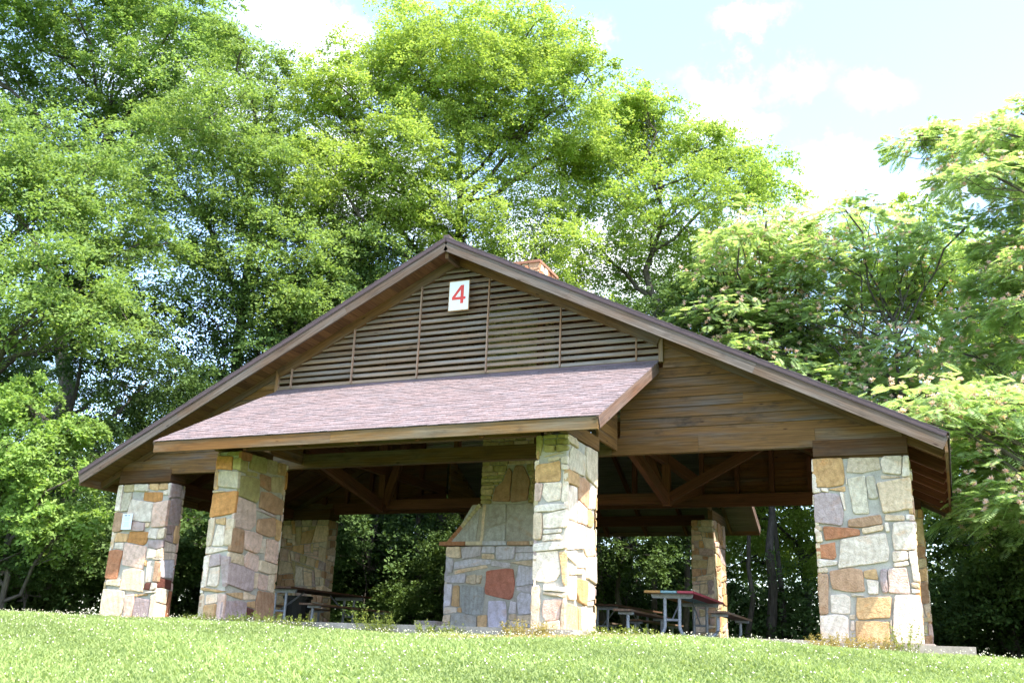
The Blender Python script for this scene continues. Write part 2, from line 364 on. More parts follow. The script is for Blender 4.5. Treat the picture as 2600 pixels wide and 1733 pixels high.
# ------------------------------------------------------------------ stone masonry
CC = dict(w=(.78, .715, .625), g=(.64, .595, .48), G=(.42, .44, .43), t=(.68, .58, .44), y=(.54, .47, .29), a=(.60, .42, .23), o=(.52, .27, .10), O=(.60, .40, .20),
          r=(.45, .215, .12), R=(.28, .10, .06), b=(.40, .265, .17), n=(.50, .34, .23), p=(.46, .385, .39), k=(.67, .515, .45), m=(.37, .345, .16), d=(.13, .055, .045),
          B=(.58, .585, .66), e=(.46, .20, .145), v=(.66, .64, .76))
def clip(poly, nx, nz, d):
    """keep nx*x+nz*z <= d"""
    out = []
    for i in range(len(poly)):
        a, b = poly[i], poly[(i + 1) % len(poly)]; da = nx * a[0] + nz * a[1] - d; db = nx * b[0] + nz * b[1] - d
        if da <= 0: out.append(a)
        if (da < 0) != (db < 0) and da != db:
            t = da / (da - db); out.append((a[0] + (b[0] - a[0]) * t, a[1] + (b[1] - a[1]) * t))
    return out
def area(p): return abs(sum(p[i][0] * p[(i + 1) % len(p)][1] - p[(i + 1) % len(p)][0] * p[i][1] for i in range(len(p)))) / 2
def traced(boxes, w, h, gap=.012, grow=.045):
    """boxes: (x0,z0,x1,z1,colour) in metres -> clipped polygons with tight irregular joints"""
    rr = random.Random(len(boxes) * 7 + int(w * 100)); P = []
    B = [(max(0, b[0] - grow), max(0, b[1] - grow), min(w, b[2] + grow), min(h, b[3] + grow), b[4]) for b in boxes]
    raw = boxes
    for b in B: P.append([(b[0], b[1]), (b[2], b[1]), (b[2], b[3]), (b[0], b[3])])
    for i in range(len(B)):
        for j in range(i + 1, len(B)):
            A, D = B[i], B[j]
            gxp = max(D[0] - A[2], A[0] - D[2]); gzp = max(D[1] - A[3], A[1] - D[3])
            if gxp > gap or gzp > gap: continue
            rx = max(raw[j][0] - raw[i][2], raw[i][0] - raw[j][2]); rz = max(raw[j][1] - raw[i][3], raw[i][1] - raw[j][3])
            tilt = rr.uniform(-.2, .2)
            if rx > rz:
                if raw[j][0] + raw[j][2] > raw[i][0] + raw[i][2]: s = 1; c0 = (raw[i][2] + raw[j][0]) / 2
                else: s = -1; c0 = (raw[j][2] + raw[i][0]) / 2
                zc = (max(A[1], D[1]) + min(A[3], D[3])) / 2; nx_, nz_ = s, s * tilt; d = nx_ * c0 + nz_ * zc
            else:
                if raw[j][1] + raw[j][3] > raw[i][1] + raw[i][3]: s = 1; c0 = (raw[i][3] + raw[j][1]) / 2
                else: s = -1; c0 = (raw[j][3] + raw[i][1]) / 2
                xc = (max(A[0], D[0]) + min(A[2], D[2])) / 2; nx_, nz_ = s * tilt, s; d = nx_ * xc + nz_ * c0
            P[i] = clip(P[i], nx_, nz_, d - gap / 2); P[j] = clip(P[j], -nx_, -nz_, -d - gap / 2)
    out = []
    for b, p in zip(B, P):
        if len(p) < 3: continue
        bw, bh = b[2] - b[0], b[3] - b[1]
        if min(bw, bh) > .13:
            for sx, sz in ((1, 1), (1, -1), (-1, 1), (-1, -1)):
                k = rr.random()
                ex = (b[0] < .01 and sx < 0) or (b[2] > w - .01 and sx > 0)
                if k < .62 and not ex:
                    cx_, cz_ = (b[2] if sx > 0 else b[0]), (b[3] if sz > 0 else b[1]); c_ = rr.uniform(.10, .30) * min(bw, bh)
                    ax, az = rr.uniform(.5, 1), rr.uniform(.5, 1); d = sx * ax * cx_ + sz * az * cz_ - c_
                    q = clip(p, sx * ax, sz * az, d)
                    if len(q) >= 3 and area(q) > .6 * area(p): p = q
        if len(p) >= 3 and area(p) > .0008: out.append((p, b[4]))
    return out
def rubble(w, h, seed, pal, big=.11, small=.012, gap=.016):
    """random polygonal partition by repeated cutting"""
    rr = random.Random(seed); todo = [[(0, 0), (w, 0), (w, h), (0, h)]]; out = []
    while todo:
        p = todo.pop(); A = area(p)
        xs = [q[0] for q in p]; zs = [q[1] for q in p]; bw = max(xs) - min(xs); bh = max(zs) - min(zs)
        tgt = rr.choice([big, big, big * .5, big * .25, small * 2, small])
        if A < tgt and max(bw, bh) / max(.01, min(bw, bh)) < 3.2 or A < small: out.append(p); continue
        ti = rr.uniform(-.28, .28); f = rr.choice([rr.uniform(.35, .65), rr.uniform(.2, .35), rr.uniform(.65, .8)])
        if bw * rr.uniform(.75, 1.1) > bh: nx_, nz_ = 1, ti; c = (min(xs) + bw * f, sum(zs) / len(zs))
        else: nx_, nz_ = ti, 1; c = (sum(xs) / len(xs), min(zs) + bh * f)
        d = nx_ * c[0] + nz_ * c[1]; q1 = clip(p, nx_, nz_, d - gap / 2); q2 = clip(p, -nx_, -nz_, -d - gap / 2)
        for q in (q1, q2):
            if len(q) >= 3 and area(q) > .0004: todo.append(q)
    return [(p, rr.choice(pal)) for p in out]
def coursed(w, h, seed, pal, slabs=()):
    """flat courses of thin stones running round a few big upright slabs (polygon, colour)"""
    rr = random.Random(seed); out = [(p, c) for p, c in slabs]; z = 0
    while z < h:
        hh = rr.uniform(.055, .125); z1 = min(h, z + hh); blk = []
        for p, c in slabs:
            q = clip(clip(p, 0, -1, -z), 0, 1, z1)
            if len(q) >= 3: blk.append((min(k[0] for k in q) - .012, max(k[0] for k in q) + .012))
        x = 0
        while x < w - .03:
            nb = [b for b in blk if b[1] > x + .001]
            st = min([b[0] for b in nb if b[0] > x + .001] + [w])
            inb = [b for b in nb if b[0] <= x + .001]
            if inb: x = inb[0][1]; continue
            x1 = min(st, x + rr.uniform(.12, .42))
            if st - x1 < .07: x1 = st
            if x1 - x > .03:
                j = lambda: rr.uniform(-.006, .006)
                out.append(([(x, z + j()), (x1 - .010, z + j()), (x1 - .010, z1 - .010 + j()), (x, z1 - .010 + j())], rr.choice(pal)))
            x = x1
        z = z1 + (1 if z1 >= h else 0)
    return out
def lay(mb, polys, O, U, W_, Nn, t0=.0, t=.03, seed=0, inset=0):
    """stones standing proud of the wall: O origin, U along, W_ up, Nn outward"""
    rr = random.Random(seed); O = Vector(O); U = Vector(U); W_ = Vector(W_); Nn = Vector(Nn)
    for p, ck in polys:
        # densify, wobble, round corners
        if area(p) < 0: continue
        for _ in range(1):
            q = []
            for i in range(len(p)):
                a, b = p[i], p[(i + 1) % len(p)]; ln = math.hypot(b[0] - a[0], b[1] - a[1])
                cf_ = min(.18, .018 / max(ln, .001))
                q += [(a[0] + (b[0] - a[0]) * cf_, a[1] + (b[1] - a[1]) * cf_)]
                ns = int(ln / .09)
                for k in range(1, ns):
                    f = k / ns
                    if cf_ < f < 1 - cf_: q.append((a[0] + (b[0] - a[0]) * f + rr.uniform(-.0055, .0055), a[1] + (b[1] - a[1]) * f + rr.uniform(-.0055, .0055)))
                q += [(b[0] - (b[0] - a[0]) * cf_, b[1] - (b[1] - a[1]) * cf_)]
            p = q
        sgn = sum(p[i][0] * p[(i + 1) % len(p)][1] - p[(i + 1) % len(p)][0] * p[i][1] for i in range(len(p)))
        if sgn < 0: p = p[::-1]
        cx_ = sum(k[0] for k in p) / len(p); cz_ = sum(k[1] for k in p) / len(p)
        base = CC[ck]; q = rr.uniform(.88, 1.12); hj = rr.uniform(-.03, .03)
        col = (base[0] * q * (1 + hj) * 1.03, base[1] * q * .955, base[2] * q * (1 - hj) * .94)
        th = t + rr.uniform(-.018, .016); ux, uz = rr.uniform(0, 90), rr.uniform(0, 90); ro = rr.uniform(-.5, .5); sx = rr.uniform(.6, 1.2); sy = rr.uniform(.8, 2.2)
        cr, sr = math.cos(ro), math.sin(ro)
        def W3(k, n): return O + U * k[0] + W_ * k[1] + Nn * n
        def UVf(k): x, z = k[0] - cx_, k[1] - cz_; return (ux + (x * cr - z * sr) * sx, uz + (x * sr + z * cr) * sy)
        rad = math.sqrt(area(p)) + .001; tx, tz = rr.uniform(-.03, .03), rr.uniform(-.03, .03)
        def dep(k): return tx * (k[0] - cx_) + tz * (k[1] - cz_)
        def ins(k, d): f = 1 - min(.45, d / rad); return (cx_ + (k[0] - cx_) * f, cz_ + (k[1] - cz_) * f)
        ed = [rr.uniform(-.004, .002) for _ in p]
        rings = [(p, [-.02] * len(p)), (p, [th * .6 + e for e in ed]), ([ins(k, .008) for k in p], [th * .93 + e + dep(k) for k, e in zip(p, ed)]), ([ins(k, .03) for k in p], [th + dep(k) + rr.uniform(-.002, .002) for k in p])]
        for (a, da), (b, db) in zip(rings, rings[1:]):
            for i in range(len(p)):
                j = (i + 1) % len(p)
                mb.face([W3(a[i], da[i]), W3(a[j], da[j]), W3(b[j], db[j]), W3(b[i], db[i])], col, [UVf(a[i]), UVf(a[j]), UVf(b[j]), UVf(b[i])], 1)
        a, da = rings[-1]; c = (cx_, cz_); dc = th + rr.uniform(0, .004)
        for i in range(len(p)):
            j = (i + 1) % len(p)
            mb.face([W3(a[i], da[i]), W3(a[j], da[j]), W3(c, dc)], col, [UVf(a[i]), UVf(a[j]), UVf(c)], 1)
def homog(src):
    """zoom-pixel quad TL,TR,BR,BL -> unit square (u right, v up)"""
    dst = [(0, 1), (1, 1), (1, 0), (0, 0)]; A = []; b = []
    for (x, y), (u, v) in zip(src, dst):
        A.append([x, y, 1, 0, 0, 0, -u * x, -u * y]); b.append(u); A.append([0, 0, 0, x, y, 1, -v * x, -v * y]); b.append(v)
    hh = np.append(np.linalg.solve(np.array(A, float), np.array(b, float)), 1).reshape(3, 3)
    def f(x, y): q = hh @ np.array([x, y, 1.]); return q[0] / q[2], q[1] / q[2]
    return f
def face_stones(txt, quad, w, h, sx=1):
    """stone list 'x0 y0 x1 y1 c;...' measured on the wall, to metres on the wall"""
    f = homog(quad); out = []
    for ln in txt.strip().split(';'):
        k = ln.split()
        if len(k) < 5: continue
        x0, y0, x1, y1 = map(float, k[:4]); xm, ym = (x0 + x1) / 2, (y0 + y1) / 2
        u0, _ = f(x0, ym); u1, _ = f(x1, ym); _, v1 = f(xm, y0); _, v0 = f(xm, y1)
        # undo the lean of the bounding box
        out.append((max(0, u0 * w), max(0, v0 * h), min(w, u1 * w), min(h, v1 * h), k[4]))
    return [o for o in out if o[2] > o[0] + .01 and o[3] > o[1] + .01]
S_P4 = "622 187 835 352 O;825 175 1045 285 t;1040 165 1175 275 w;1170 165 1225 300 w;812 295 855 340 w;722 352 832 380 a;632 365 672 388 w;678 362 718 380 w;645 392 820 585 p;775 385 818 475 w;820 292 990 520 g;920 285 1035 410 g;1045 283 1155 308 t;1000 302 1248 522 t;845 525 1055 615 b;940 570 1055 625 t;1065 530 1185 565 t;1195 527 1250 555 w;1060 578 1090 628 w;688 590 888 685 r;640 592 678 615 t;640 625 672 685 t;645 695 760 790 r;650 795 775 830 w;765 642 1100 852 w;1100 570 1260 745 w;1110 757 1208 815 w;1115 820 1210 845 w;1220 755 1280 940 w;652 848 705 872 t;720 838 945 1003 n;878 850 908 866 t;910 868 1015 920 a;1022 862 1082 1005 p;1075 857 1220 1015 k;948 928 1025 1018 w;655 882 712 1130 n;722 1010 850 1128 w;848 1010 915 1040 g;870 1022 1098 1165 a;835 1138 882 1170 t;848 1178 870 1215 w;665 1135 835 1285 w;875 1178 1095 1300 a;1105 1025 1300 1335 w;1225 958 1280 985 t;1225 990 1285 1018 w;1085 1185 1105 1240 t"
S_P1 = "205 285 255 505 w;262 268 352 338 y;355 262 478 335 g;485 258 565 312 a;570 258 650 305 a;600 320 645 355 w;650 258 690 360 w;240 342 318 500 g;445 325 600 470 o;320 365 552 582 w;490 360 665 630 k;165 505 258 672 n;335 580 450 690 p;450 590 510 625 t;315 635 485 785 o;485 640 570 722 w;572 635 622 722 t;145 680 190 815 t;195 682 290 755 a;185 760 275 812 w;470 728 635 800 p;245 765 475 975 k;470 810 555 892 w;560 812 600 885 t;480 885 590 905 w;100 825 248 1065 r;435 908 472 955 a;465 905 540 1085 w;540 905 600 1085 n;245 965 460 1192 t;90 1072 118 1118 p;125 1075 242 1125 t;455 1098 515 1155 d;515 1098 552 1155 w;445 1165 570 1185 w;65 1135 295 1410 g;370 1185 405 1240 a;400 1190 470 1225 a;275 1195 365 1420 k;355 1195 515 1425 p;505 1195 555 1420 t"
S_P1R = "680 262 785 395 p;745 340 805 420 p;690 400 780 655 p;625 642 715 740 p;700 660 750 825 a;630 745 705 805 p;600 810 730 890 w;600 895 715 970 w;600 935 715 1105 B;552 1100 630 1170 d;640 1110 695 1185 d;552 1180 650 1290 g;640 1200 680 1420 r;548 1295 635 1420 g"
S_P2 = "835 160 930 265 o;905 145 985 190 m;930 190 990 265 m;845 272 972 375 g;818 285 845 400 a;820 390 965 405 t;808 408 965 565 o;825 572 885 608 a;795 565 822 738 t;820 615 878 738 w;880 580 925 740 t;770 745 918 782 w;795 790 858 855 p;755 790 790 970 w;790 865 848 972 w;850 812 890 975 p;745 985 905 1012 a;768 1018 838 1068 w;740 1012 765 1165 t;765 1075 828 1150 a;830 1018 868 1165 k"
S_P2R = "990 150 1050 200 r;1050 165 1140 265 m;965 195 1025 270 m;1145 195 1210 255 y;1210 220 1270 275 a;1025 265 1090 300 m;988 275 1115 425 m;1090 275 1170 355 b;1175 300 1245 375 y;1240 290 1270 398 t;1105 380 1255 505 b;955 430 1085 600 k;1085 500 1240 540 p;1100 520 1200 640 n;1200 530 1235 660 a;915 590 1010 745 b;1000 615 1110 740 k;1110 668 1160 745 w;1130 670 1225 815 k;920 745 1010 810 t;1015 745 1110 860 k;1095 790 1215 870 t;880 820 1070 1000 p;1065 870 1095 960 t;1095 875 1160 975 k;1160 880 1205 985 t;915 985 1010 1025 a;1010 980 1100 1050 t;1030 1045 1095 1090 a;860 1030 1030 1175 p;1030 1098 1075 1145 d;1070 990 1185 1185 b"
S_P3 = "872 70 910 215 m;915 60 990 85 m;995 60 1060 85 m;915 90 985 135 m;990 90 1060 135 m;915 138 980 188 m;985 138 1060 188 m;915 195 1055 215 y;860 222 1000 405 O;950 232 1005 290 g;1010 235 1055 260 w;850 408 890 528 k;902 405 1000 532 w;1005 325 1055 540 w;1010 300 1060 325 w;850 545 1050 600 w;845 612 890 775 t;898 608 1050 705 w;900 715 975 740 w;895 745 975 782 w;840 788 1055 838 w;835 850 970 1025 w;985 850 1040 1030 a;828 1040 880 1240 t;890 1042 985 1070 w;885 1075 1040 1100 t;880 1118 970 1220 k;970 1105 1000 1255 t;885 1225 970 1260 t"
S_P3R = "1065 80 1120 150 t;1080 110 1175 290 g;1170 160 1252 335 g;1030 235 1130 310 a;1125 285 1200 440 n;1050 350 1120 535 w;1200 340 1250 480 w;1110 450 1180 565 k;1180 480 1220 580 a;1050 545 1160 720 w;1165 590 1240 765 t;990 715 1110 800 w;1060 800 1140 920 t;1110 770 1180 880 w;1175 770 1240 930 w;1040 850 1090 1030 w;1095 890 1175 1100 O;1175 940 1240 1070 w;1180 1070 1235 1105 w;1000 1095 1110 1275 a;1100 1105 1125 1280 a;1125 1100 1230 1300 w"
S_FB = "318 740 400 800 t;400 740 515 795 B;520 735 600 765 B;525 770 590 800 t;605 728 720 795 B;725 728 830 750 B;728 755 828 795 B;325 800 355 890 B;360 805 570 850 B;580 812 690 842 B;360 855 560 890 t;700 805 830 830 t;315 895 430 950 B;430 905 490 948 t;495 905 525 945 t;520 855 732 1045 e;735 835 838 950 B;305 960 350 1090 B;345 975 395 1090 a;390 965 560 1145 G;735 965 828 995 B;740 1000 838 1135 B;300 1098 380 1135 w;380 1100 425 1130 a;555 1060 690 1250 v;500 1135 560 1250 a;340 1130 500 1250 G;690 1060 740 1130 B;690 1135 735 1160 t;738 1140 828 1185 t;690 1190 828 1215 B;690 1218 805 1250 B;295 1145 340 1185 t;295 1190 340 1235 w"
PAL = list('wwwgtttyaaonnpkkb'); PALD = list('wgttyyaanbpkt')
def pillar(name, x0, x1, y0, y1, zt, faces, label, parent, seed):
    """faces: dict side -> polygon list; other sides random"""
    mb = MB(); t = .035
    mb.box(x0 + t, x1 - t, y0 + t, y1 - t, -.25, zt - .004, 'z', (1, 1, 1), 0)
    W_, D_ = x1 - x0, y1 - y0
    sides = {'front': ((x0, y0 + t, 0), (1, 0, 0), (0, -1, 0), W_, 0), 'right': ((x1 - t, y0, 0), (0, 1, 0), (1, 0, 0), D_, 0),
             'back': ((x1, y1 - t, 0), (-1, 0, 0), (0, 1, 0), W_, 0), 'left': ((x0 + t, y1, 0), (0, -1, 0), (-1, 0, 0), D_, 0)}
    for i, (k, (O, U, Nn, w, _)) in enumerate(sides.items()):
        ps = faces.get(k) or rubble(w, zt, seed * 10 + i, faces.get('pal', PAL), .16 if w > .7 else .09, .018)
        if k in ('right', 'left'):
            ps = [([(min(max(q[0], .012), w - .012), q[1]) for q in p], c) for p, c in ps]
        # footing stones go below the floor line
        ps = [([(q[0], q[1] if q[1] > .03 else -.22) for q in p], c) for p, c in ps]
        lay(mb, ps, O, U, (0, 0, 1), Nn, 0, t, seed * 31 + i)
    o = mb.build(name, [M['mortar'], M['stone']], parent)
    return o

# ------------------------------------------------------------------ pavilion
zR = lambda x: 6.667 - .5 * abs(x)
pav = empty('picnic_pavilion', (0, 0, 0), 'open stone and timber picnic shelter with a low gable roof and louvred gable', 'picnic shelter')
OV = .54; W = 7.37; YB = 5.95; WE = 7.87; ZT = 2.574
# floor slab
mb = MB(); 
def slabbox(x0, x1, y0, y1, z0, z1):
    mb.box(x0, x1, y0, y1, z0, z1, 'x', (1, 1, 1), 0)
slabbox(-7.5, 7.5, -.06, 6.03, -.35, 0); slabbox(-3.2, 3.2, -2.36, -.062, -.352, -.002); slabbox(-3.2, 3.2, 6.032, 8.4, -.352, -.002); slabbox(6.2, 8.0, -.32, -.062, -.354, -.028); slabbox(7.502, 8.0, -.058, 6.0, -.356, -.03)
mb.build('floor_slab', M['concrete'], pav)
F1 = {}
X = {}
caps = []
for nm, sx, yy, fk in (('p1', -1, 0, 1), ('p4', 1, 0, 1), ('r1', -1, YB, -1), ('r4', 1, YB, -1)):
    x0, x1 = (-W, -W + 1.34) if sx < 0 else (W - 1.34, W)
    y0, y1 = (0, .43) if fk > 0 else (YB - .43, YB)
    X[nm] = (x0, x1, y0, y1)
ps = {}
ps['p4'] = {'front': traced(face_stones(S_P4, [(622, 187), (1215, 165), (1307, 1340), (661, 1290)], 1.34, ZT), 1.34, ZT)}
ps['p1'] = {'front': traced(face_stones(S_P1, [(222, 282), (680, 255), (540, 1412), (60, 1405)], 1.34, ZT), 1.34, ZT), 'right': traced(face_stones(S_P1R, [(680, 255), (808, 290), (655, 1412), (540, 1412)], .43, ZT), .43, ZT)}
lab = {}
for i, nm in enumerate(('p1', 'p4', 'r1', 'r4')):
    x0, x1, y0, y1 = X[nm]
    d = ps.get(nm, {'pal': PALD})
    o = pillar('stone_pillar', x0, x1, y0, y1, ZT, d, '', pav, 20 + i)
    c = MB(); z0, z1 = 2.60, 2.84
    yo = -.03 if nm in ('p1', 'p4') else 0
    c.box(x0 + .03, x1 - .01, y0 + (-.03 if yo else .03), y1 - (.03 if yo else -.03), z0, z1, 'x', (.62, .52, .46))
    c.box(x0 + .06, x1 - .04, y0 + .02, y1 - .05, ZT - .01, z0 + .002, 'x', (.5, .5, .5))
    c.build('cap_beam', M['wood'], o)
# lean-to pillars: front pair p2, p3 and rear pair
P2 = {'front': traced(face_stones(S_P2, [(840, 150), (990, 142), (865, 1165), (725, 1145)], .49, 2.62), .49, 2.62), 'right': traced(face_stones(S_P2R, [(990, 142), (1270, 218), (1187, 1190), (865, 1165)], 1.29, 2.62), 1.29, 2.62)}
P3 = {'front': traced(face_stones(S_P3, [(872, 58), (1062, 58), (985, 1262), (825, 1262)], .49, 2.62), .49, 2.62), 'right': traced(face_stones(S_P3R, [(1062, 58), (1250, 160), (1232, 1300), (985, 1262)], 1.29, 2.62), 1.29, 2.62)}
for i, (x0, x1, y0, y1, d) in enumerate(((-3.05, -2.56, -2.3, -1.01, P2), (2.56, 3.05, -2.3, -1.01, P3), (2.56, 3.05, 6.96, 8.25, {'pal': PALD}), (-3.05, -2.56, 6.96, 8.25, {'pal': PALD}))):
    pillar('stone_pillar', x0, x1, y0, y1, 2.62, d, '', pav, 40 + i)

def rake(mb, x0, x1, y, t, top, bot, s=1, col=None, seg=None):
    """board parallel to the main roof slope; top/bot measured below the roof line"""
    c = (top + bot) / 2; seg = seg or [(x0, x1)]
    for a, b in seg:
        mb.board((s * a, y, zR(a) - c), (s * b, y, zR(b) - c), (bot - top) * math.cos(math.atan(.5)), t, (0, 0, 1), col)
# main roof, one half at a time
for s in (-1, 1):
    deck = MB(); n = 58; sl = math.hypot(WE, WE * .5)
    for k in range(n):
        a, b = (k + .02) / n * WE, (k + .985) / n * WE; xm = (a + b) / 2
        q = rnd.uniform(.75, 1.15)
        deck.board((s * xm, -OV + .02, zR(xm) - .085), (s * xm, YB + .62, zR(xm) - .085), (b - a) * 1.118, .025, (s * 1, 0, -.5), (q, q * rnd.uniform(.92, 1.02), q))
    roof = deck.build('roof_deck', M['deckwood'], pav)
    sh = MB()
    # shingle courses as overlapping steps
    nc = 62
    for k in range(nc):
        a = (k) / nc * (WE + .04); b = (k + 1.12) / nc * (WE + .04); xm = (a + b) / 2
        yy = -OV - .035
        while yy < YB + .65:
            w_ = rnd.uniform(.2, .5); y2 = min(yy + w_, YB + .66); q = rnd.uniform(.5, .75)
            lift = rnd.choice([0, .006])
            sh.board((s * xm, yy, zR(xm) + .045 + lift), (s * xm, y2, zR(xm) + .047 + lift), (b - a) * 1.118, .014, (s * 1, 0, -.5 + .06), (q, q, q)); yy = y2 + .002
    sh.build('shingles', M['shingle'], roof)
    und = MB(); und.board((s * .0, 3, zR(0) + .0), (s * (WE + .01), 3, zR(WE + .01)), YB + 1.19, .06, (0, 1, 0), (1, 1, 1)); und.build('roof_underlay', M['drip'], roof)
    for yy in (-OV - .022, YB + .64):
        dr = MB(); dr.board((0, yy, zR(0) + .012), (s * (WE + .02), yy, zR(WE + .02) + .012), .055, .02, (0, 0, 1), (1, 1, 1)); dr.build('drip_edge', M['drip'], roof)
    bg_ = MB()
    segs = [(0, 2.35), (2.352, 5.35), (5.352, WE)] if s > 0 else [(0, 2.0), (2.002, 5.6), (5.602, WE)]
    rake(bg_, 0, WE, -OV, .038, .0, .222, s, None, segs)
    rake(bg_, 0, WE, -OV - .012, .03, -.012, .045, s, (.62, .5, .46))
    bg_.build('barge_board', M['barge'], pav)
    bb2 = MB(); rake(bb2, 0, WE, YB + .62, .038, .0, .222, s); bb2.build('barge_board', M['barge'], pav)
    ef = MB(); zE = zR(WE)
    ef.box(s * WE - .02, s * WE + .02, -OV + .02, YB + .60, zE - .235, zE - .005, 'y'); ef.box(s * (WE + .024) - .004, s * (WE + .024) + .004, -OV - .03, YB + .64, zE - .05, zE + .03, 'y', (.4, .35, .4))
    ef.build('eave_fascia', M['wood'], pav)
    # rafters, each its own part
    for k, yy in enumerate(np.linspace(0.0, YB, 7)):
        rf = MB(); t_ = .09 if 0 < k < 6 else .2
        if k in (0, 6):
            yy2 = yy - .0 if k == 0 else yy
            segs = [(0.0, 3.74), (3.742, WE - .03)]
            rake(rf, 0, 0, yy2 + (.02 if k == 0 else -.02), .14, .10, .30, s, (.95, .95, .95), [segs[0]]); rake(rf, 0, 0, yy2 + (.05 if k == 0 else -.05), .11, .10, .235, s, (.8, .8, .8), [segs[1]])
            rf.build('rake_rafter', M['wood'], pav)
        else:
            rake(rf, 0.0, WE - .03, yy, t_, .10, .30, s, None); rf.build('rafter', M['red'], pav)
rg = MB(); rg.board((0, -OV - .03, zR(0) + .06), (0, YB + .66, zR(0) + .06), .10, .05, (1, 0, 0), (.6, .6, .6)); rg.build('ridge_cap', M['shingle'], pav)
rb = MB(); rb.box(-.03, .03, -OV + .04, YB + .6, zR(0) - .34, zR(0) - .11, 'y'); rb.build('ridge_beam', M['wood'], pav)

# gable walls (front y=0 and rear y=YB)
for side in (0, 1):
    Y = 0 if side == 0 else YB; o = 1 if side == 0 else -1
    for s in (-1, 1):
        sd = MB(); z = 3.0; 
        while z < zR(3.79) - .12:
            z2 = z + .163; xa = 3.79 if z2 > 4.2 else 3.075; xb = min(7.2, (6.667 - .11 - z) * 2); xt = min(7.2, (6.667 - .11 - z2) * 2)
            if xb > xa + .05:
                # clapboards slightly tilted; the ends follow the roof and are covered by the rake
                cuts = [xa] + sorted(xa + (xb - xa) * f for f in ([rnd.uniform(.3, .8)] if rnd.random() < .4 and xb - xa > 1.5 else [])) + [xb + .02]
                for c0, c1 in zip(cuts, cuts[1:]):
                    if c1 - c0 < .03: continue
                    q = rnd.uniform(.82, 1.12)
                    z_top = z2 + .012
                    last = c1 > xb
                    p = [(c0, z), (c1 if not last else xb, z), (max(xt, c0) if last else c1, z_top), (c0, z_top)]
                    u0, v0 = rnd.uniform(0, 40), rnd.uniform(0, 40)
                    yf = Y + o * .012; yb_ = Y + o * .034
                    pf = [Vector((s * a, (yf if b == z else yb_), b)) for a, b in p]
                    fc = pf if s * o > 0 else pf[::-1]
                    sd.face(fc, (q, q, q), [(u0 + abs(k.x), v0 + k.z) for k in fc])
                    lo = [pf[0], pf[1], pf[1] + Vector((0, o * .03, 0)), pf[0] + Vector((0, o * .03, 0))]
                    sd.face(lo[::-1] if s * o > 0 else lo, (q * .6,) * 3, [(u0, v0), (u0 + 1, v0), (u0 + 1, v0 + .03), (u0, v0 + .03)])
                    bk = [Vector((k.x, Y + o * .05, k.z)) for k in fc][::-1]; sd.face(bk, (.6, .45, .35), [(u0 + abs(k.x), v0 + k.z) for k in bk])
            z = z2
        sd.build('gable_siding', M['siding'], pav)
        hb = MB()
        for a, b in ((2.95, 4.35), (4.353, 6.1), (6.103, 7.3)): hb.box(min(s * a, s * b), max(s * a, s * b), Y - .02 if side == 0 else Y - .10, Y + .10 if side == 0 else Y + .02, 2.75, 3.02, 'x')
        hb.build('header_beam', M['wood'], pav)
        tr = MB(); tr.box(s * 3.765 - .035, s * 3.765 + .035, Y - .03, Y + .03, 4.24, zR(3.765) - .12, 'z', (1, .85, .75)); tr.build('louvre_side_trim', M['slat'], pav)
    hb = MB(); hb.box(-2.948, 2.948, Y - .03, Y + .11, 2.75, 3.0, 'x', (.75, .8, .7)); hb.build('header_beam', M['wood'], pav)
    lv = MB(); k = 0; z = 4.29
    while z < 6.32:
        xe = min(3.73, (6.667 - .24 - z - .05) * 2)
        if xe > .1:
            cuts = [-xe] + [c for c in (-2.05, .66) if -xe < c < xe and rnd.random() < .6] + [xe]
            for c0, c1 in zip(cuts, cuts[1:]):
                dz = rnd.uniform(-.006, .006); q = rnd.uniform(.8, 1.15); y0 = Y - o * .045
                lv.board((c0 + .002, y0 + o * .05, z + .03 + dz), (c1 - .002, y0 + o * .05, z + .03 + dz + rnd.uniform(-.005, .005)), .102, .022, (0, o * .66, .75), (q, q, q))
        z += .1155; k += 1
    lv.build('gable_louvre', M['slat'], pav)
    for xm in (-3.38, -2.05, -.68, .68, 2.05, 3.38):
        mu = MB(); mu.box(xm - .011, xm + .011, Y - o * .10 - .02, Y - o * .10 + .02, 4.27, zR(xm) - .33, 'z', (1, .8, .7)); mu.build('louvre_mullion', M['slat'], pav)
    for xm in (-1.5, 0.1, 1.6):
        mu = MB(); mu.box(xm - .05, xm + .05, Y + o * .14 - .05, Y + o * .14 + .05, 3.0, zR(xm) - .3, 'z'); mu.build('gable_stud', M['red'], pav)
    if side == 1:
        for xm in (-6.4, -5.77, -5.08, -4.39, -3.71, 3.07, 3.82, 4.54, 5.3, 6.0):
            mu = MB(); mu.box(xm - .045, xm + .045, Y - .16, Y - .06, 2.98, zR(xm) - .3, 'z'); mu.build('gable_stud', M['red'], pav)
        hb = MB(); hb.box(-6.1, 6.1, Y - .20, Y - .105, 2.73, 2.99, 'x'); hb.build('header_beam', M['red'], pav)
    # lean-to roof of this end
    ye = -3.0 if side == 0 else YB + 3.0; ty = lambda d: ye + o * d          # d = distance in from the eave
    zl = lambda d: 2.678 + d * .523
    XR = 3.72
    lr = MB(); nd = 22
    for k in range(nd):
        a, b = (k + .02) / nd * 3.0, (k + .98) / nd * 3.0; dm = (a + b) / 2
        q = rnd.uniform(.8, 1.1)
        lr.board((-XR + .02, ty(dm), zl(dm) - .075), (XR - .02, ty(dm), zl(dm) - .075), (b - a) * 1.128, .025, (0, o, .523), (q, q, q))
    deckp = lr.build('lean_to_roof_deck', M['palewood'], pav)
    sh = MB(); nc = 28; ex = 3.02 / nc
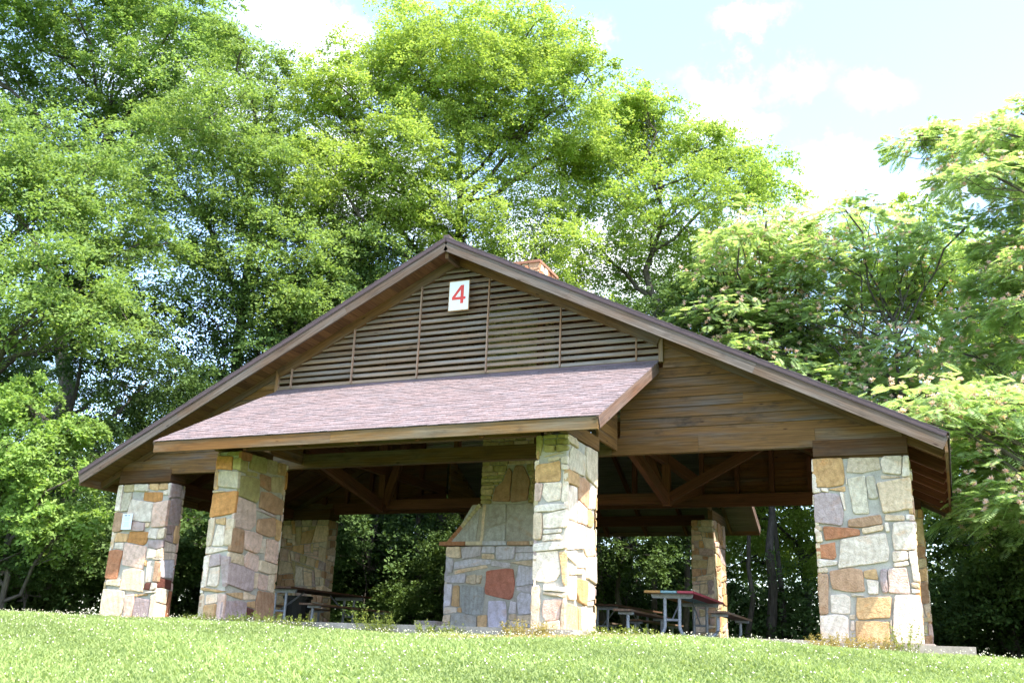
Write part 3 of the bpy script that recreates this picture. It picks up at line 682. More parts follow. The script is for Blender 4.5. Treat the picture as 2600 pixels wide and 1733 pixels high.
    for k in range(nc):
        d0 = -.03 + k * ex; d1 = d0 + ex * 1.15; dm = (d0 + d1) / 2; xx = -XR - .02 - rnd.uniform(0, .3)
        if side == 0: lim = 500
        while xx < XR + .02:
            w_ = rnd.choice([.09, .13, .17, .22, .28]); x2 = min(xx + w_, XR + .02); xx_ = max(xx, -XR - .02)
            raised = rnd.random() < .55; lift = .005 if raised else .001
            base = rnd.uniform(.88, 1.14); tint = rnd.uniform(-.05, .05)
            col = (base * (1 + tint), base, base * (1 - tint * .5)) 
            if x2 - xx_ > .01:
                sh.board((xx_, ty(dm), zl(dm) + .012 + lift), (x2 - .003, ty(dm), zl(dm) + .012 + lift), (d1 - d0) * 1.128, .012, (0, o, .523 - .055), col)
            xx = x2
    sh.build('lean_to_shingles', M['shingle'], deckp)
    ul = MB(); ul.board((-XR, ty(1.5), zl(1.5) - .03), (XR, ty(1.5), zl(1.5) - .03), 3.0 * 1.128, .05, (0, o, .523), (1, 1, 1)); ul.build('roof_underlay', M['drip'], deckp)
    fa = MB()
    if side == 0: fa.box(-XR, -.4, ye - .02, ye + .02, zl(0) - .175, zl(0) - .01, 'x', (1.05, .95, .75)); fa.box(-.398, XR, ye - .02, ye + .02, zl(0) - .175, zl(0) - .01, 'x', (1.1, 1.15, 1.0))
    else: fa.box(-XR, XR, ye - .02, ye + .02, zl(0) - .175, zl(0) - .01, 'x')
    fa.build('lean_to_fascia', M['wood'], pav)
    for s in (-1, 1):
        lb = MB(); lb.board((s * XR, ty(.0), zl(0) - .085), (s * XR, ty(2.96), zl(2.96) - .085), .165, .035, (0, 0, 1), (.95, .8, .75)); lb.build('lean_to_barge_board', M['barge'], pav)
        # side beam over the pillar and boarded return to the gable wall
        sb = MB(); 
        sb.box(s * 3.0 - .05, s * 3.0 + .05, min(ty(.62), ty(2.05)), max(ty(.62), ty(2.05)), 2.63, 2.83, 'y'); sb.build('side_beam', M['wood'], pav)
        rp = MB(); z = 2.82
        while z < 4.1:
            dmin = max(.7, (z + .17 - 2.678 + .09) / .523); 
            if z < 2.83: dmin = 2.03
            if dmin < 2.98: rp.box(s * 3.02 - .02, s * 3.02 + .02, min(ty(dmin), ty(2.98)), max(ty(dmin), ty(2.98)), z, z + .158, 'y')
            z += .162
        rp.build('side_boarding', M['siding'], pav)
        fly = MB(); fly.board((s * 3.05, ty(.05), zl(.05) - .13), (s * 3.05, ty(2.96), zl(2.96) - .13), .08, .06, (0, 0, 1)); fly.build('lean_to_edge_rafter', M['wood'], pav)
    for xm in (-2.0, -1.0, 0.0, 1.0, 2.0):
        r_ = MB(); r_.board((xm, ty(.05), zl(.05) - .16), (xm, ty(2.96), zl(2.96) - .16), .14, .06, (0, 0, 1)); r_.build('lean_to_rafter', M['red'], pav)
    eb = MB(); eb.box(-2.6, 2.6, ty(.85) - .06, ty(.85) + .06, 2.64, 2.88, 'x', (.8, .8, .8)); eb.build('eave_beam', M['red' if side else 'wood'], pav)
    fl = MB(); fl.box(-3.73, 3.73, Y - o * .05 - .012, Y - o * .05 + .012, 4.17, 4.262, 'x', (1, 1, 1)); fl.build('flashing', M['flash'], pav)
# trusses
for s in (-1, 1):
    X3 = s * 3.05
    po = MB(); po.box(X3 - .07, X3 + .07, 2.93, 3.07, 2.36, zR(3.05) - .3, 'z'); po.build('king_post', M['red'], pav)
    for y0, y1 in ((.12, 2.95), (YB - .12, 3.05)):
        b_ = MB(); b_.board((X3, y0, 3.12), (X3, y1, 2.48), .22, .10, (0, 0, 1)); b_.build('truss_brace', M['red'], pav)
    b_ = MB(); b_.board((s * 3.12, 3, 2.52), (s * 5.4, 3, 3.72), .17, .09, (0, 0, 1)); b_.build('truss_strut', M['red'], pav)
    b_ = MB(); b_.board((s * 2.98, 3.0, 2.52), (s * 2.1, 3.0, 5.3), .17, .09, (1, 0, 0)); b_.build('truss_strut', M['red'], pav)
    b_ = MB(); b_.box(X3 - .06, X3 + .06, .1, YB - .2, 3.12, 3.32, 'y'); b_.build('purlin_beam', M['red'], pav)
    wb = MB(); wb.box(s * 7.15 - .08, s * 7.15 + .08, .44, YB - .44, 2.60, 2.84, 'y'); wb.build('eave_beam', M['red'], pav)
tb = MB(); tb.box(-2.98, 2.98, 3.05, 3.14, 2.42, 2.62, 'x'); tb.build('tie_beam', M['red'], pav)

# fireplace and chimney
fb = MB(); fx0, fx1, fy0, fy1 = -.97, 1.43, 2.0, 3.02
fb.box(fx0 + .035, fx1 - .035, fy0 + .035, fy1 - .035, -.05, 1.54, 'x', (1, 1, 1), 0)
fb.box(-.265, .725, fy0 + .035, 2.965, 1.5, 7.12, 'z', (1, 1, 1), 0)
def quadprism(mb, pts, y0, y1, mat=0):
    a = [Vector((x, y0, z)) for x, z in pts]; b = [Vector((x, y1, z)) for x, z in pts]; n = len(pts)
    mb.face(a, (1, 1, 1), None, mat); mb.face(b[::-1], (1, 1, 1), None, mat)
    for i in range(n): j = (i + 1) % n; mb.face([a[j], a[i], b[i], b[j]], (1, 1, 1), None, mat)
quadprism(fb, [(-.9, 1.56), (1.36, 1.56), (.72, 2.3), (-.26, 2.3)], fy0 + .04, fy1 - .06)
S_B = traced(face_stones(S_FB, [(315, 735), (1040, 700), (1040, 1262), (295, 1240)], 2.40, 1.54), 2.40, 1.54)
S_B += [([(q[0] + 1.8, q[1]) for q in p], c) for p, c in rubble(.6, 1.54, 5, list('BBtGw'), .05) ]
lay(fb, S_B, (fx0, fy0 + .035, 0), (1, 0, 0), (0, 0, 1), (0, -1, 0), 0, .035, 3)
for O, U, Nn, w, sd in (((fx1 - .035, fy0, 0), (0, 1, 0), (1, 0, 0), 1.02, 1), ((fx0 + .035, fy1, 0), (0, -1, 0), (-1, 0, 0), 1.02, 2), ((fx1, fy1 - .035, 0), (-1, 0, 0), (0, 1, 0), 2.4, 3)):
    lay(fb, [([(min(max(q[0], .012), w - .012), q[1]) for q in p], c) for p, c in rubble(w, 1.54, 60 + sd, list('BtGwtp'), .06)], O, U, (0, 0, 1), Nn, 0, .035, sd)
# hood slabs
hp = [([(.07, 0), (.60, 0), (.66, .70), (.50, .70)], 'G'), ([(.68, .0), (.74, .0), (.78, .7), (.72, .7)], 't'), ([(.77, .0), (1.2, .0), (1.2, .32), (.80, .24)], 'G'), ([(.80, .27), (1.2, .36), (1.2, .7), (.82, .7)], 'G'), ([(1.22, 0), (2.25, 0), (1.75, .7), (1.22, .7)], 'G')]
lay(fb, hp, (-.97, fy0 + .04, 1.62), (1, 0, 0), (0, 0, 1), (0, -1, 0), 0, .03, 9)
# sloping shoulder stones
for i in range(7):
    f0, f1 = i / 7, (i + .93) / 7
    for s, bx, tx in ((-1, -.95, -.30), (1, 1.41, .76)):
        a = Vector((bx + (tx - bx) * f0, (fy0 + fy1) / 2 - .03, 1.60 + .72 * f0)); b = Vector((bx + (tx - bx) * f1, (fy0 + fy1) / 2 - .03, 1.60 + .72 * f1))
        q = CC['r'] if i < 3 else CC['y']; fb.board(a, b, .96, .07, (0, 1, 0), q, 1)
for i, (O, U, Nn, w) in enumerate((((-.30, fy0 + .035, 0), (1, 0, 0), (0, -1, 0), 1.06), ((.725, fy0, 0), (0, 1, 0), (1, 0, 0), 1.0), ((-.265, 3.0, 0), (0, -1, 0), (-1, 0, 0), 1.0), ((.76, 2.965, 0), (-1, 0, 0), (0, 1, 0), 1.06))):
    lo = rubble(w, 4.0, 80 + i, list('mmmyyym'), .035, .008)
    if i == 0:
        lo = coursed(w, 4.0, 88, list('mmmyym'), [([(.24, .05), (.60, .03), (.62, .60), (.56, .68), (.46, .42), (.30, .30)], 'b'), ([(.625, .02), (.96, .05), (1.0, .42), (.86, .70), (.70, .72), (.64, .55)], 'b')])
    hi = [([(q[0], q[1] + 4.1) for q in p], c) for p, c in rubble(w, .72, 90 + i, list('rntb'), .06)]
    if i in (1, 2): lo = [([(min(max(q[0], .012), w - .012), q[1]) for q in p], c) for p, c in lo]; hi = [([(min(max(q[0], .012), w - .012), q[1]) for q in p], c) for p, c in hi]
    lay(fb, lo + hi, Vector(O) + Vector((0, 0, 2.33)), U, (0, 0, 1), Nn, 0, .035, 100 + i)
fp = fb.build('fireplace', [M['mortar'], M['stone']], pav); fp['label'] = 'stone fireplace stack with bluish smoke-bleached stones'
mt = MB()
xx = -1.09
for w_, c in ((.55, 'r'), (.35, 't'), (.5, 'B'), (.45, 'n'), (.5, 't'), (.29, 'r')):
    mt.box(xx, xx + w_ - .012, fy0 - .07, fy1 + .05, 1.555, 1.625 + rnd.uniform(-.006, .006), 'x', CC[c]); xx += w_
mt.build('mantel', M['stone'], fp)
cr_ = MB(); cr_.box(-.32, .78, 1.98, 3.02, 7.12, 7.175, 'x', (1, 1, 1)); cr_.build('chimney_rim', M['clay'], fp)
hs = MB(); hs.box(-1.42, -.98, 1.75, 2.9, -.01, .17, 'x', (.42, .36, .36)); hs.box(-.978, 1.4, 1.70, 1.99, -.01, .06, 'x', (.42, .36, .36)); hs.build('hearth', M['stone'], fp)

# ------------------------------------------------------------------ number sign, notice
sg = empty('number_sign', (.115, -.16, 5.44), 'white rectangular sign with a red numeral 4 on the gable louvres', 'sign')
b_ = MB(); b_.box(-.2, .2, -.006, .006, 0, .57, 'x', (1, 1, 1)); p_ = b_.build('sign_panel', M['signwhite'], sg)
e_ = MB()
for a in ((-.204, .204, -.009, .008, -.004, .014), (-.204, .204, -.009, .008, .558, .574), (-.204, -.194, -.0085, .008, .014, .558), (.194, .204, -.0085, .008, .014, .558)): e_.box(*a)
e_.build('sign_edge', M['rust'], p_)
nm_ = MB()
def prism(mb, pts, y, t, col=(1, 1, 1)):
    a = [Vector((x, y, z)) for x, z in pts]; b = [Vector((x, y + t, z)) for x, z in pts]
    mb.face(a, col); mb.face(b[::-1], col)
    for i in range(len(pts)): j = (i + 1) % len(pts); mb.face([a[j], a[i], b[i], b[j]], col)
H4 = .345; z0 = .135; k = H4
prism(nm_, [(.035, z0), (.095, z0), (.095, z0 + .075), (.135, z0 + .075), (.135, z0 + .125), (.095, z0 + .125), (.095, z0 + k), (.035, z0 + k), (-.135, z0 + .125), (-.135, z0 + .075), (.035, z0 + .075)], -.011, .003)
# counter of the 4 is a white inlay
nm_.build('sign_numeral', M['signred'], p_)
n2_ = MB(); prism(n2_, [(.035, z0 + .125), (.035, z0 + .255), (-.065, z0 + .125)], -.013, .002); n2_.build('numeral_counter', M['signwhite'], p_)
nt_ = empty('paper_notice', (-6.965, -.052, 1.68), 'small white printed notice taped to the leftmost stone pillar', 'notice', rz=0)
b_ = MB(); b_.box(-.125, .125, -.004, .004, 0, .31, 'x', (1, 1, 1.05)); np_ = b_.build('paper_sheet', M['signwhite'], nt_)
t_ = MB()
for k in range(13):
    z = .265 - .0175 * k; w_ = .09 * rnd.uniform(.5, 1)
    if k == 0: t_.box(-.075, -.01, -.006, -.0045, .262, .285, 'x', (1, 1, 1)); t_.box(.02, .06, -.006, -.0045, .262, .28, 'x', (1, 1, 1)); continue
    if k in (1, 6): continue
    t_.box(-w_, w_, -.006, -.0045, z, z + .004, 'x', (1.6, 1.5, 1.3))
t_.build('printed_lines', M['ink'], np_)

# ------------------------------------------------------------------ picnic tables
def make_table(name, loc, rz, label, colours):
    t = empty(name, loc, label, 'picnic table', 'metal framed picnic tables under the shelter', rz)
    Ln = 3.5
    top = None; n = 3; w = .84 / n
    for i in range(n):
        b = MB(); c = colours[i]; x = -.42 + w * (i + .5)
        b.board((x, 0, .745), (x, Ln, .745), w - .008, .036, (1, 0, 0), c[1]); b.build('tabletop_plank', M[c[0]], t)
    for s in (-1, 1):
        b = MB(); b.board((s * .80, -.02, .435), (s * .80, Ln + .02, .435), .30, .036, (1, 0, 0)); b.build('bench_seat', M['bench'], t)
    for y in (.32, Ln - .32):
        for s in (-1, 1):
            b = MB(); pts = [(s * .125, y, .70), (s * .125, y, .20)]
            for k in range(1, 6): a = k / 5 * PI / 2; pts.append((s * (.125 + .17 * (1 - math.cos(a))), y, .20 - .17 * math.sin(a)))
            pts.append((s * .60, y, .03))
            for k in range(1, 6): a = k / 5 * PI / 2; pts.append((s * (.60 + .17 * math.sin(a)), y, .03 + .17 * (1 - math.cos(a))))
            pts.append((s * .77, y, .40)); b.tube(pts, .030, 10); b.build('leg', M['galv'], t)
            b = MB(); b.board((s * .80 - .13, y, .395), (s * .80 + .13, y, .395), .045, .09, (0, 0, 1), (1, 1, 1)); b.build('bench_bracket', M['galv'], t)
        b = MB(); prism2 = [(-.36, .725), (.36, .725), (.345, .665), (.325, .655), (-.325, .655), (-.345, .665)]
        prism(b, prism2[::-1], y - .03, .06); b.build('top_bracket', M['galv'], t)
        b = MB(); b.tube([(-.125, y, .30), (.125, y, .30)], .022, 8); b.build('cross_bar', M['galv'], t)
    for y, yc in ((.32, 1.2), (Ln - .32, Ln - 1.2)):
        b = MB(); b.board((0, y, .31), (0, yc, .71), .035, .012, (0, 0, 1), (1, 1, 1)); b.build('brace', M['galv'], t)
    return t
RZ = math.radians(3.5)
make_table('picnic_table', (3.39, 1.76, 0), RZ, 'picnic table with orange, blue and red painted top planks, right of centre', [('paint', (.50, .27, .09)), ('paint', (.24, .40, .46)), ('paint', (.42, .07, .10))])
make_table('picnic_table', (-4.78, 1.9, 0), RZ, 'dark brown picnic table beside the left stone pillars', [('bench', (.7, .6, .6))] * 3)
make_table('picnic_table', (.50, 6.65, 0), math.radians(-2), 'far picnic table seen just right of the sunlit middle pillar', [('bench', (.7, .6, .6))] * 3)
bn = empty('trash_bin', (-5.35, 3.6, 0), 'black plastic bin half hidden behind the dark brown picnic table', 'bin')
b = MB(); b.tube([(0, 0, 0), (0, 0, .15), (0, 0, .62)], [.24, .25, .30], 18); b.build('bin_body', M['bin'], bn)
b = MB(); b.tube([(0, 0, .60), (0, 0, .66)], [.325, .325], 18); b.build('bin_rim', M['bin'], bn)

# ------------------------------------------------------------------ vegetation
def leaf_quads(Pc, nrm, dirv, L_, W_, jitterfold=.25):
    """diamond leaves: Pc base points, dirv long axis, nrm normal"""
    side = np.cross(dirv, nrm); side /= np.linalg.norm(side, axis=1, keepdims=True) + 1e-9
    n = len(Pc); a = Pc; c = Pc + dirv * L_[:, None]; mid = Pc + dirv * (L_ * .45)[:, None] + nrm * (L_ * .10)[:, None]
    b = mid + side * (W_ / 2)[:, None] - nrm * (W_ * jitterfold)[:, None]; d = mid - side * (W_ / 2)[:, None] - nrm * (W_ * jitterfold)[:, None]
    V = np.stack([a, b, c, d], 1).reshape(-1, 3); F = np.arange(n * 4).reshape(-1, 4)
    return V, F
def unit(v): return v / (np.linalg.norm(v, axis=-1, keepdims=True) + 1e-9)
def sprays(R, cen, ax, ln, nleaf, ls, flat=.35, droop=.25, up=.9):
    """leafy twigs: cen (n,3) start, ax (n,3) direction, ln (n,) length"""
    n = len(cen); t = R.random((n, nleaf)) ** .8
    side = unit(np.cross(ax, [0, 0, 1.]) + 1e-3); vert = np.cross(side, ax)
    wd = (.42 * np.sin(np.clip(t, .05, 1) * PI * .9) + .12)
    s1 = R.normal(0, 1, (n, nleaf)) * wd * .55; s2 = R.normal(0, 1, (n, nleaf)) * wd * flat * .5
    L_ = ln[:, None]
    P = cen[:, None] + ax[:, None] * (t * L_)[..., None] + side[:, None] * (s1 * L_)[..., None] + vert[:, None] * (s2 * L_)[..., None]
    P[..., 2] -= droop * (t ** 2 + s1 ** 2 * 1.5) * L_
    m = n * nleaf; P = P.reshape(-1, 3)
    nr = unit(R.normal(0, 1, (m, 3)) * .6 + np.array([.1, -.3, up])); 
    d0 = unit(np.repeat(ax, nleaf, 0) * .6 + R.normal(0, .7, (m, 3)) + np.array([0, 0, -.35])); d0 = unit(d0 - nr * (d0 * nr).sum(1, keepdims=True))
    return leaf_quads(P, nr, d0, ls * R.uniform(.7, 1.3, m), ls * .55 * R.uniform(.8, 1.2, m))
def crown(seed, lobes, nclus, nleaf, ls, clen=(.5, 1.0), droop=.25, hollow=.45, flat=.35, zs=.8, tintv=.18):
    R = np.random.default_rng(seed); Vs = []; Fs = []; Cs = []; off = 0; tips = []
    tot = sum(r ** 2 for _, r in lobes)
    for c, r in lobes:
        k = max(12, int(nclus * r ** 2 / tot)); d = unit(R.normal(0, 1, (k, 3))); 
        low = d[:, 2] < -.35; d[low, 2] *= -.6; d = unit(d)
        rad = r * (hollow + (1 - hollow) * R.random(k) ** .55) * (1 + .16 * np.sin(d[:, 0] * 5 + seed) * np.cos(d[:, 1] * 4 + c[0]))
        cen = np.array(c) + d * rad[:, None] * np.array([1, 1, zs])
        ax = unit(d * np.array([1, 1, .45]) + R.normal(0, .35, (k, 3))); ln = R.uniform(*clen, k)
        V, F = sprays(R, cen - ax * (ln * .3)[:, None], ax, ln, nleaf, ls, flat, droop)
        Vs.append(V); Fs.append(F + off); off += len(V)
        Cs.append(np.repeat(np.repeat(R.uniform(1 - tintv, 1 + tintv, (k, 1)), nleaf * 4, 0), 3, 1)); tips.append((c, cen))
    return np.concatenate(Vs), np.concatenate(Fs), np.concatenate(Cs), tips
def crown2(seed, lobes, ls, dens=1.0, nleaf=24, zs=.85, spr=14, padr=(.45, .85), tintv=.16, droop=.3):
    """lobe -> flattened pads of sprays -> leaves, so that light falls on layered clumps"""
    R = np.random.default_rng(seed); CE = []; AX = []; LN = []; TI = []; tips = []
    for c, r in lobes:
        c = np.array(c, float); k = max(7, int((r / .55) ** 2 * 2.1 * dens)); d = unit(R.normal(0, 1, (k, 3)) + [0, 0, .12])
        rad = r * np.where(R.random(k) < .22, R.uniform(.15, .6, k), R.uniform(.68, 1.08, k)); rad *= 1 + .2 * (R.random(k) < .12)
        pc = c + d * rad[:, None] * [1, 1, zs]; pr = R.uniform(*padr, k) * (.7 + .3 * min(r, 2) / 2)
        a = R.uniform(0, 2 * PI, (k, spr)); q = np.sqrt(R.random((k, spr))) * pr[:, None]
        tilt = unit(d * [1, 1, .3]); tw = R.uniform(.75, 1.25, k)
        off_ = np.stack([q * np.cos(a), q * np.sin(a), R.normal(0, .30, (k, spr)) * pr[:, None] - .28 * q ** 2 / pr[:, None]], -1)
        cen = pc[:, None] + off_ - np.array([0, 0, 1.]) * ((off_ * tilt[:, None]).sum(-1) * .25)[..., None]
        ax = unit(off_ / pr[:, None, None] * [1, 1, .3] + d[:, None] * [.7, .7, .25] + R.normal(0, .3, (k, spr, 3)))
        CE.append(cen.reshape(-1, 3)); AX.append(ax.reshape(-1, 3)); LN.append((pr[:, None] * R.uniform(.55, .95, (k, spr))).ravel()); TI.append(np.repeat(R.uniform(1 - tintv, 1 + tintv, k), spr)); tips.append((tuple(c), pc))
    CE = np.concatenate(CE); AX = np.concatenate(AX); LN = np.concatenate(LN); TI = np.concatenate(TI)
    V, F = sprays(R, CE - AX * (LN * .35)[:, None], AX, LN, nleaf, ls, .45, droop)
    return V, F, np.repeat(np.repeat(TI[:, None], nleaf * 4, 0), 3, 1), tips
def tree2(kind, seed, H, lobes, ls, r0, mat, dens=1.0, nleaf=24, **wk):
    cw = {k: wk.pop(k) for k in ('spr', 'padr', 'zs', 'droop') if k in wk}
    V, F, Cc, tips = crown2(seed, [((l[0], l[1], l[2]), l[3]) if len(l) == 4 else l for l in lobes], ls, dens, nleaf, **cw)
    cm = npmesh(kind + '_crown', V, F, cols=Cc); cm.materials.append(M[mat])
    tm = wood_mesh(seed, H, r0, tips, **wk).mesh(kind + '_trunk'); tm.materials.append(M['bark'])
    return kind, tm, cm
def wob(R, a, b, n, amp):
    a = np.array(a, float); b = np.array(b, float); t = np.linspace(0, 1, n)[:, None]; p = a + (b - a) * t
    p[1:-1] += R.normal(0, amp, (n - 2, 3)); return p
def wood_mesh(seed, H, r0, tips, first=.3, twigs=26, lean=(0, 0), fork=None):
    R = np.random.default_rng(seed + 99); mb = MB()
    top = np.array([lean[0], lean[1], H * .86]); tr = wob(R, (0, 0, -.5), top, 9, H * .011); tr[0] = (0, 0, -.6)
    rr = [r0 * (1.25 if i == 0 else 1) * (1 - .88 * (i / 8) ** 1.05) for i in range(9)]
    mb.tube(tr, rr, 9)
    for c, cen in tips:
        c = np.array(c); zt = max(H * first, min(c[2] - np.hypot(c[0], c[1]) * R.uniform(.5, .9), H * .8)); f = np.clip(zt / (H * .86), .05, .95) * 8; i = int(f)
        s = tr[i] + (tr[min(i + 1, 8)] - tr[i]) * (f - i); rb = rr[i] * .62
        limb = wob(R, s, c, 6, .16); limb[2:4, 2] += np.hypot(*(c - s)[:2]) * .06
        mb.tube(limb, list(np.linspace(rb, max(.025, rb * .3), 6)), 7)
        if len(cen) > twigs: cen = cen[R.choice(len(cen), twigs, False)]
        for q in cen:
            st = limb[R.integers(2, 6)]; p = wob(R, st, q, 4, .08); mb.tube(p, [max(.012, rb * .24), max(.01, rb * .16), .012, .006], 4, cap=False)
    return mb
def tree_proto(kind, seed, H, lobes, nclus, nleaf, ls, r0, mat, **kw):
    wk = {k: kw.pop(k) for k in ('first', 'twigs', 'lean') if k in kw}
    V, F, Cc, tips = crown(seed, lobes, nclus, nleaf, ls, **kw)
    cm = npmesh(kind + '_crown', V, F, cols=Cc); cm.materials.append(M[mat])
    tm = wood_mesh(seed, H, r0, tips, **wk).mesh(kind + '_trunk'); tm.materials.append(M['bark'])
    return kind, tm, cm
def put_tree(proto, x, y, label, cat='tree', sc=1, rz=0, group=None, z=None, scz=None):
    kind, tm, cm = proto
    o = empty(kind, (x, y, float(gz(x, y)) if z is None else z), label, cat, group, rz); o.scale = (sc, sc, scz or sc)
    for nm, me in (('trunk', tm), ('crown', cm)):
        c = bpy.data.objects.new(nm, me); C.objects.link(c); c.parent = o
    return o
def lobeset(seed, H, R_, n, z0, shape='oval'):
    r = random.Random(seed); out = []
    for i in range(n):
        f = (i + .5) / n; z = z0 + (H - z0 - R_ * .25) * f
        env = math.sin(min(1, (f * .85 + .15)) * PI) ** .6 if shape == 'oval' else (1 - f * .75)
        a = i * 2.4 + r.uniform(-.4, .4); rad = R_ * env * r.uniform(.35, .75)
        lr = R_ * r.uniform(.34, .5) * (1 - .25 * f)
        out.append(((rad * math.cos(a), rad * math.sin(a), z), lr))
    out.append(((0, 0, H - R_ * .3), R_ * .33))
    return out
L_C = [(0.93, -2.1, 18.53, 1.9), (-0.84, -2.39, 18.25, 1.4), (1.19, 1.21, 19.82, 1.6), (-2.73, -1.95, 17.75, 1.4), (3.7, -0.81, 16.59, 1.5), (-3.4, -3.14, 16.39, 1.1), (0.08, -0.77, 16.34, 2.2), (-1.18, -2.96, 14.34, 1.9), (1.98, 1.26, 15.71, 2.0), (-2.37, -3.97, 13.29, 1.6), (0.39, -1.0, 13.0, 2.1), (-1.78, -1.65, 12.42, 1.9), (2.53, 0.17, 12.27, 1.9), (4.13, 1.45, 16.26, 1.3), (-4.6, -2.5, 15.64, 0.9), (-0.01, 1.33, 22.21, 0.9), (-0.39, -1.91, 19.98, 0.9), (-2.97, -2.08, 19.27, 1.4), (-2.87, -4.03, 16.9, 1.2), (-2.39, -0.85, 20.8, 1.2), (-5.4, -2.11, 17.17, 1.2), (3.01, 0.83, 19.89, 1.2), (4.59, -0.84, 17.35, 1.2), (2.88, -1.27, 19.6, 1.0), (-2.94, -2.89, 15.3, 1.5), (-1.5, 0.05, 18.82, 1.8), (1.37, -1.2, 17.17, 1.8)]
L_R = [(-0.9, 1.05, 17.81, 1.3), (0.41, 1.6, 17.15, 1.4), (-1.5, -0.63, 15.03, 1.7), (0.91, -1.14, 13.62, 1.9), (1.98, 3.07, 16.37, 1.3), (3.75, 0.62, 15.25, 1.1), (3.81, 0.69, 13.53, 1.0), (-0.73, 2.11, 12.57, 1.8), (1.76, 1.44, 12.84, 1.4), (-2.56, -0.23, 13.22, 1.7), (0.84, 2.01, 10.9, 1.8), (-2.06, -1.93, 10.06, 1.5), (-0.83, 1.31, 9.43, 1.7), (2.57, 0.74, 10.77, 1.1), (-0.13, -1.05, 17.91, 0.6), (-1.68, 0.9, 18.96, 1.3), (-0.18, 0.24, 17.95, 1.1), (1.68, 0.12, 16.34, 1.2), (-2.02, 0.93, 17.07, 1.5), (2.79, 0.51, 16.18, 0.9)]
L_A = [(-1.92, -2.27, 19.26, 2.2), (-1.24, 0.36, 21.19, 2.3), (2.34, 0.0, 19.89, 2.0), (-0.91, -1.14, 17.35, 1.9), (1.67, -0.18, 17.2, 1.7), (1.63, 2.32, 20.48, 1.3), (-1.93, -1.86, 15.02, 1.7), (-0.33, -3.09, 21.36, 2.5), (-0.51, 0.58, 23.8, 2.2), (-3.08, -4.0, 17.75, 2.6), (-2.8, -3.38, 14.09, 2.4), (-0.42, 0.62, 16.03, 1.5), (2.22, 1.15, 17.0, 1.5)]
L_B = [(-0.56, -0.8, 17.43, 1.3), (-0.02, 0.29, 17.79, 0.9), (0.59, -3.31, 14.23, 1.8), (-0.22, -0.02, 15.69, 1.5), (-0.93, -3.16, 12.86, 1.9), (0.23, -1.59, 12.69, 2.0), (2.24, -1.64, 12.92, 1.2), (-1.01, -1.54, 10.87, 1.9), (1.73, -1.31, 10.75, 1.8), (1.15, 1.17, 13.04, 1.3), (2.3, -0.32, 9.25, 1.7), (2.89, 1.14, 10.84, 1.6), (0.83, -2.58, 17.29, 0.7)]
L_L = [(2.03, -0.35, 11.36, 1.6), (2.96, 0.81, 11.15, 1.4), (2.68, -0.69, 9.08, 1.8), (2.72, 1.55, 9.52, 1.5), (4.23, -1.07, 6.77, 1.8), (3.37, 1.85, 7.85, 1.4), (1.67, -1.68, 9.6, 1.8), (1.9, -1.48, 6.88, 1.9), (3.22, 2.39, 9.79, 1.0)]
L_Y3 = [(-1.21, 1.61, 13.57, 1.1), (0.28, -1.38, 9.54, 1.7), (0.61, -0.13, 8.08, 1.6), (-1.19, -1.21, 9.62, 1.5), (-3.32, -0.85, 10.52, 1.4), (1.36, -0.81, 10.27, 1.5), (-0.8, 1.88, 7.78, 1.7), (-2.86, -1.09, 7.83, 1.6), (-5.1, -0.62, 8.82, 1.5), (1.04, 0.34, 6.63, 1.6)]
P_T = [(-4.23, 1.39, 12.82), (-3.59, 1.73, 13.0), (-3.06, 0.93, 12.12), (-2.57, -0.59, 11.58), (-1.95, 0.36, 12.43), (-3.53, 0.95, 11.36), (-2.97, -1.04, 10.42), (-2.29, 0.79, 11.2), (-1.96, -0.18, 11.23), (-2.31, 0.52, 10.16), (-1.46, 0.68, 12.04), (-1.6, 0.69, 10.69), (-1.94, 0.29, 9.45), (-2.78, 0.46, 9.2), (-2.38, -0.65, 8.29), (-3.05, 0.29, 8.3), (-2.58, -0.85, 7.22), (-1.92, 0.16, 8.12), (-3.4, 0.43, 7.53), (-2.7, 1.11, 6.93), (-2.1, -0.09, 6.62), (-1.51, -1.28, 8.93), (-1.77, 0.28, 5.51), (-2.66, -0.6, 5.54), (-3.74, 1.06, 6.79), (-1.35, -0.19, 7.32)]
P_W = [(-1.04, 0.02, 11.47), (-0.35, 1.65, 11.82), (-1.55, 0.02, 10.52), (-0.67, -0.05, 10.12), (0.21, -0.02, 10.27), (1.09, 0.39, 10.81), (1.87, -0.8, 10.2), (0.57, 0.59, 9.71), (-2.33, 1.53, 10.15), (-1.35, 0.55, 9.05), (-0.37, 1.15, 9.28), (0.7, 1.79, 9.13), (1.54, 1.46, 10.05), (-2.9, 0.93, 8.96), (-2.04, 1.24, 8.21), (-0.9, 1.35, 8.26), (0.23, -0.3, 7.54), (-3.4, 0.06, 7.73), (-2.48, -0.23, 6.97), (-1.28, -0.35, 6.73), (-0.29, 0.64, 6.92), (0.78, -0.1, 6.87), (0.89, 0.8, 6.07), (-0.15, 0.68, 5.87), (-0.89, -0.8, 5.8), (-2.01, 0.12, 6.2), (1.73, 0.1, 6.4), (1.23, 1.06, 5.31)]
P_S = [(-0.23, -1.8, 10.99), (0.44, -1.44, 11.45), (1.12, -0.31, 11.42), (-0.91, -0.96, 10.35), (-0.08, -0.02, 10.6), (0.78, -0.9, 10.04), (-0.47, -1.51, 9.05), (0.0, 0.81, 9.65), (-1.08, -1.49, 9.0), (-0.35, -1.64, 7.99), (0.76, -1.06, 9.08), (1.49, -0.79, 10.38)]
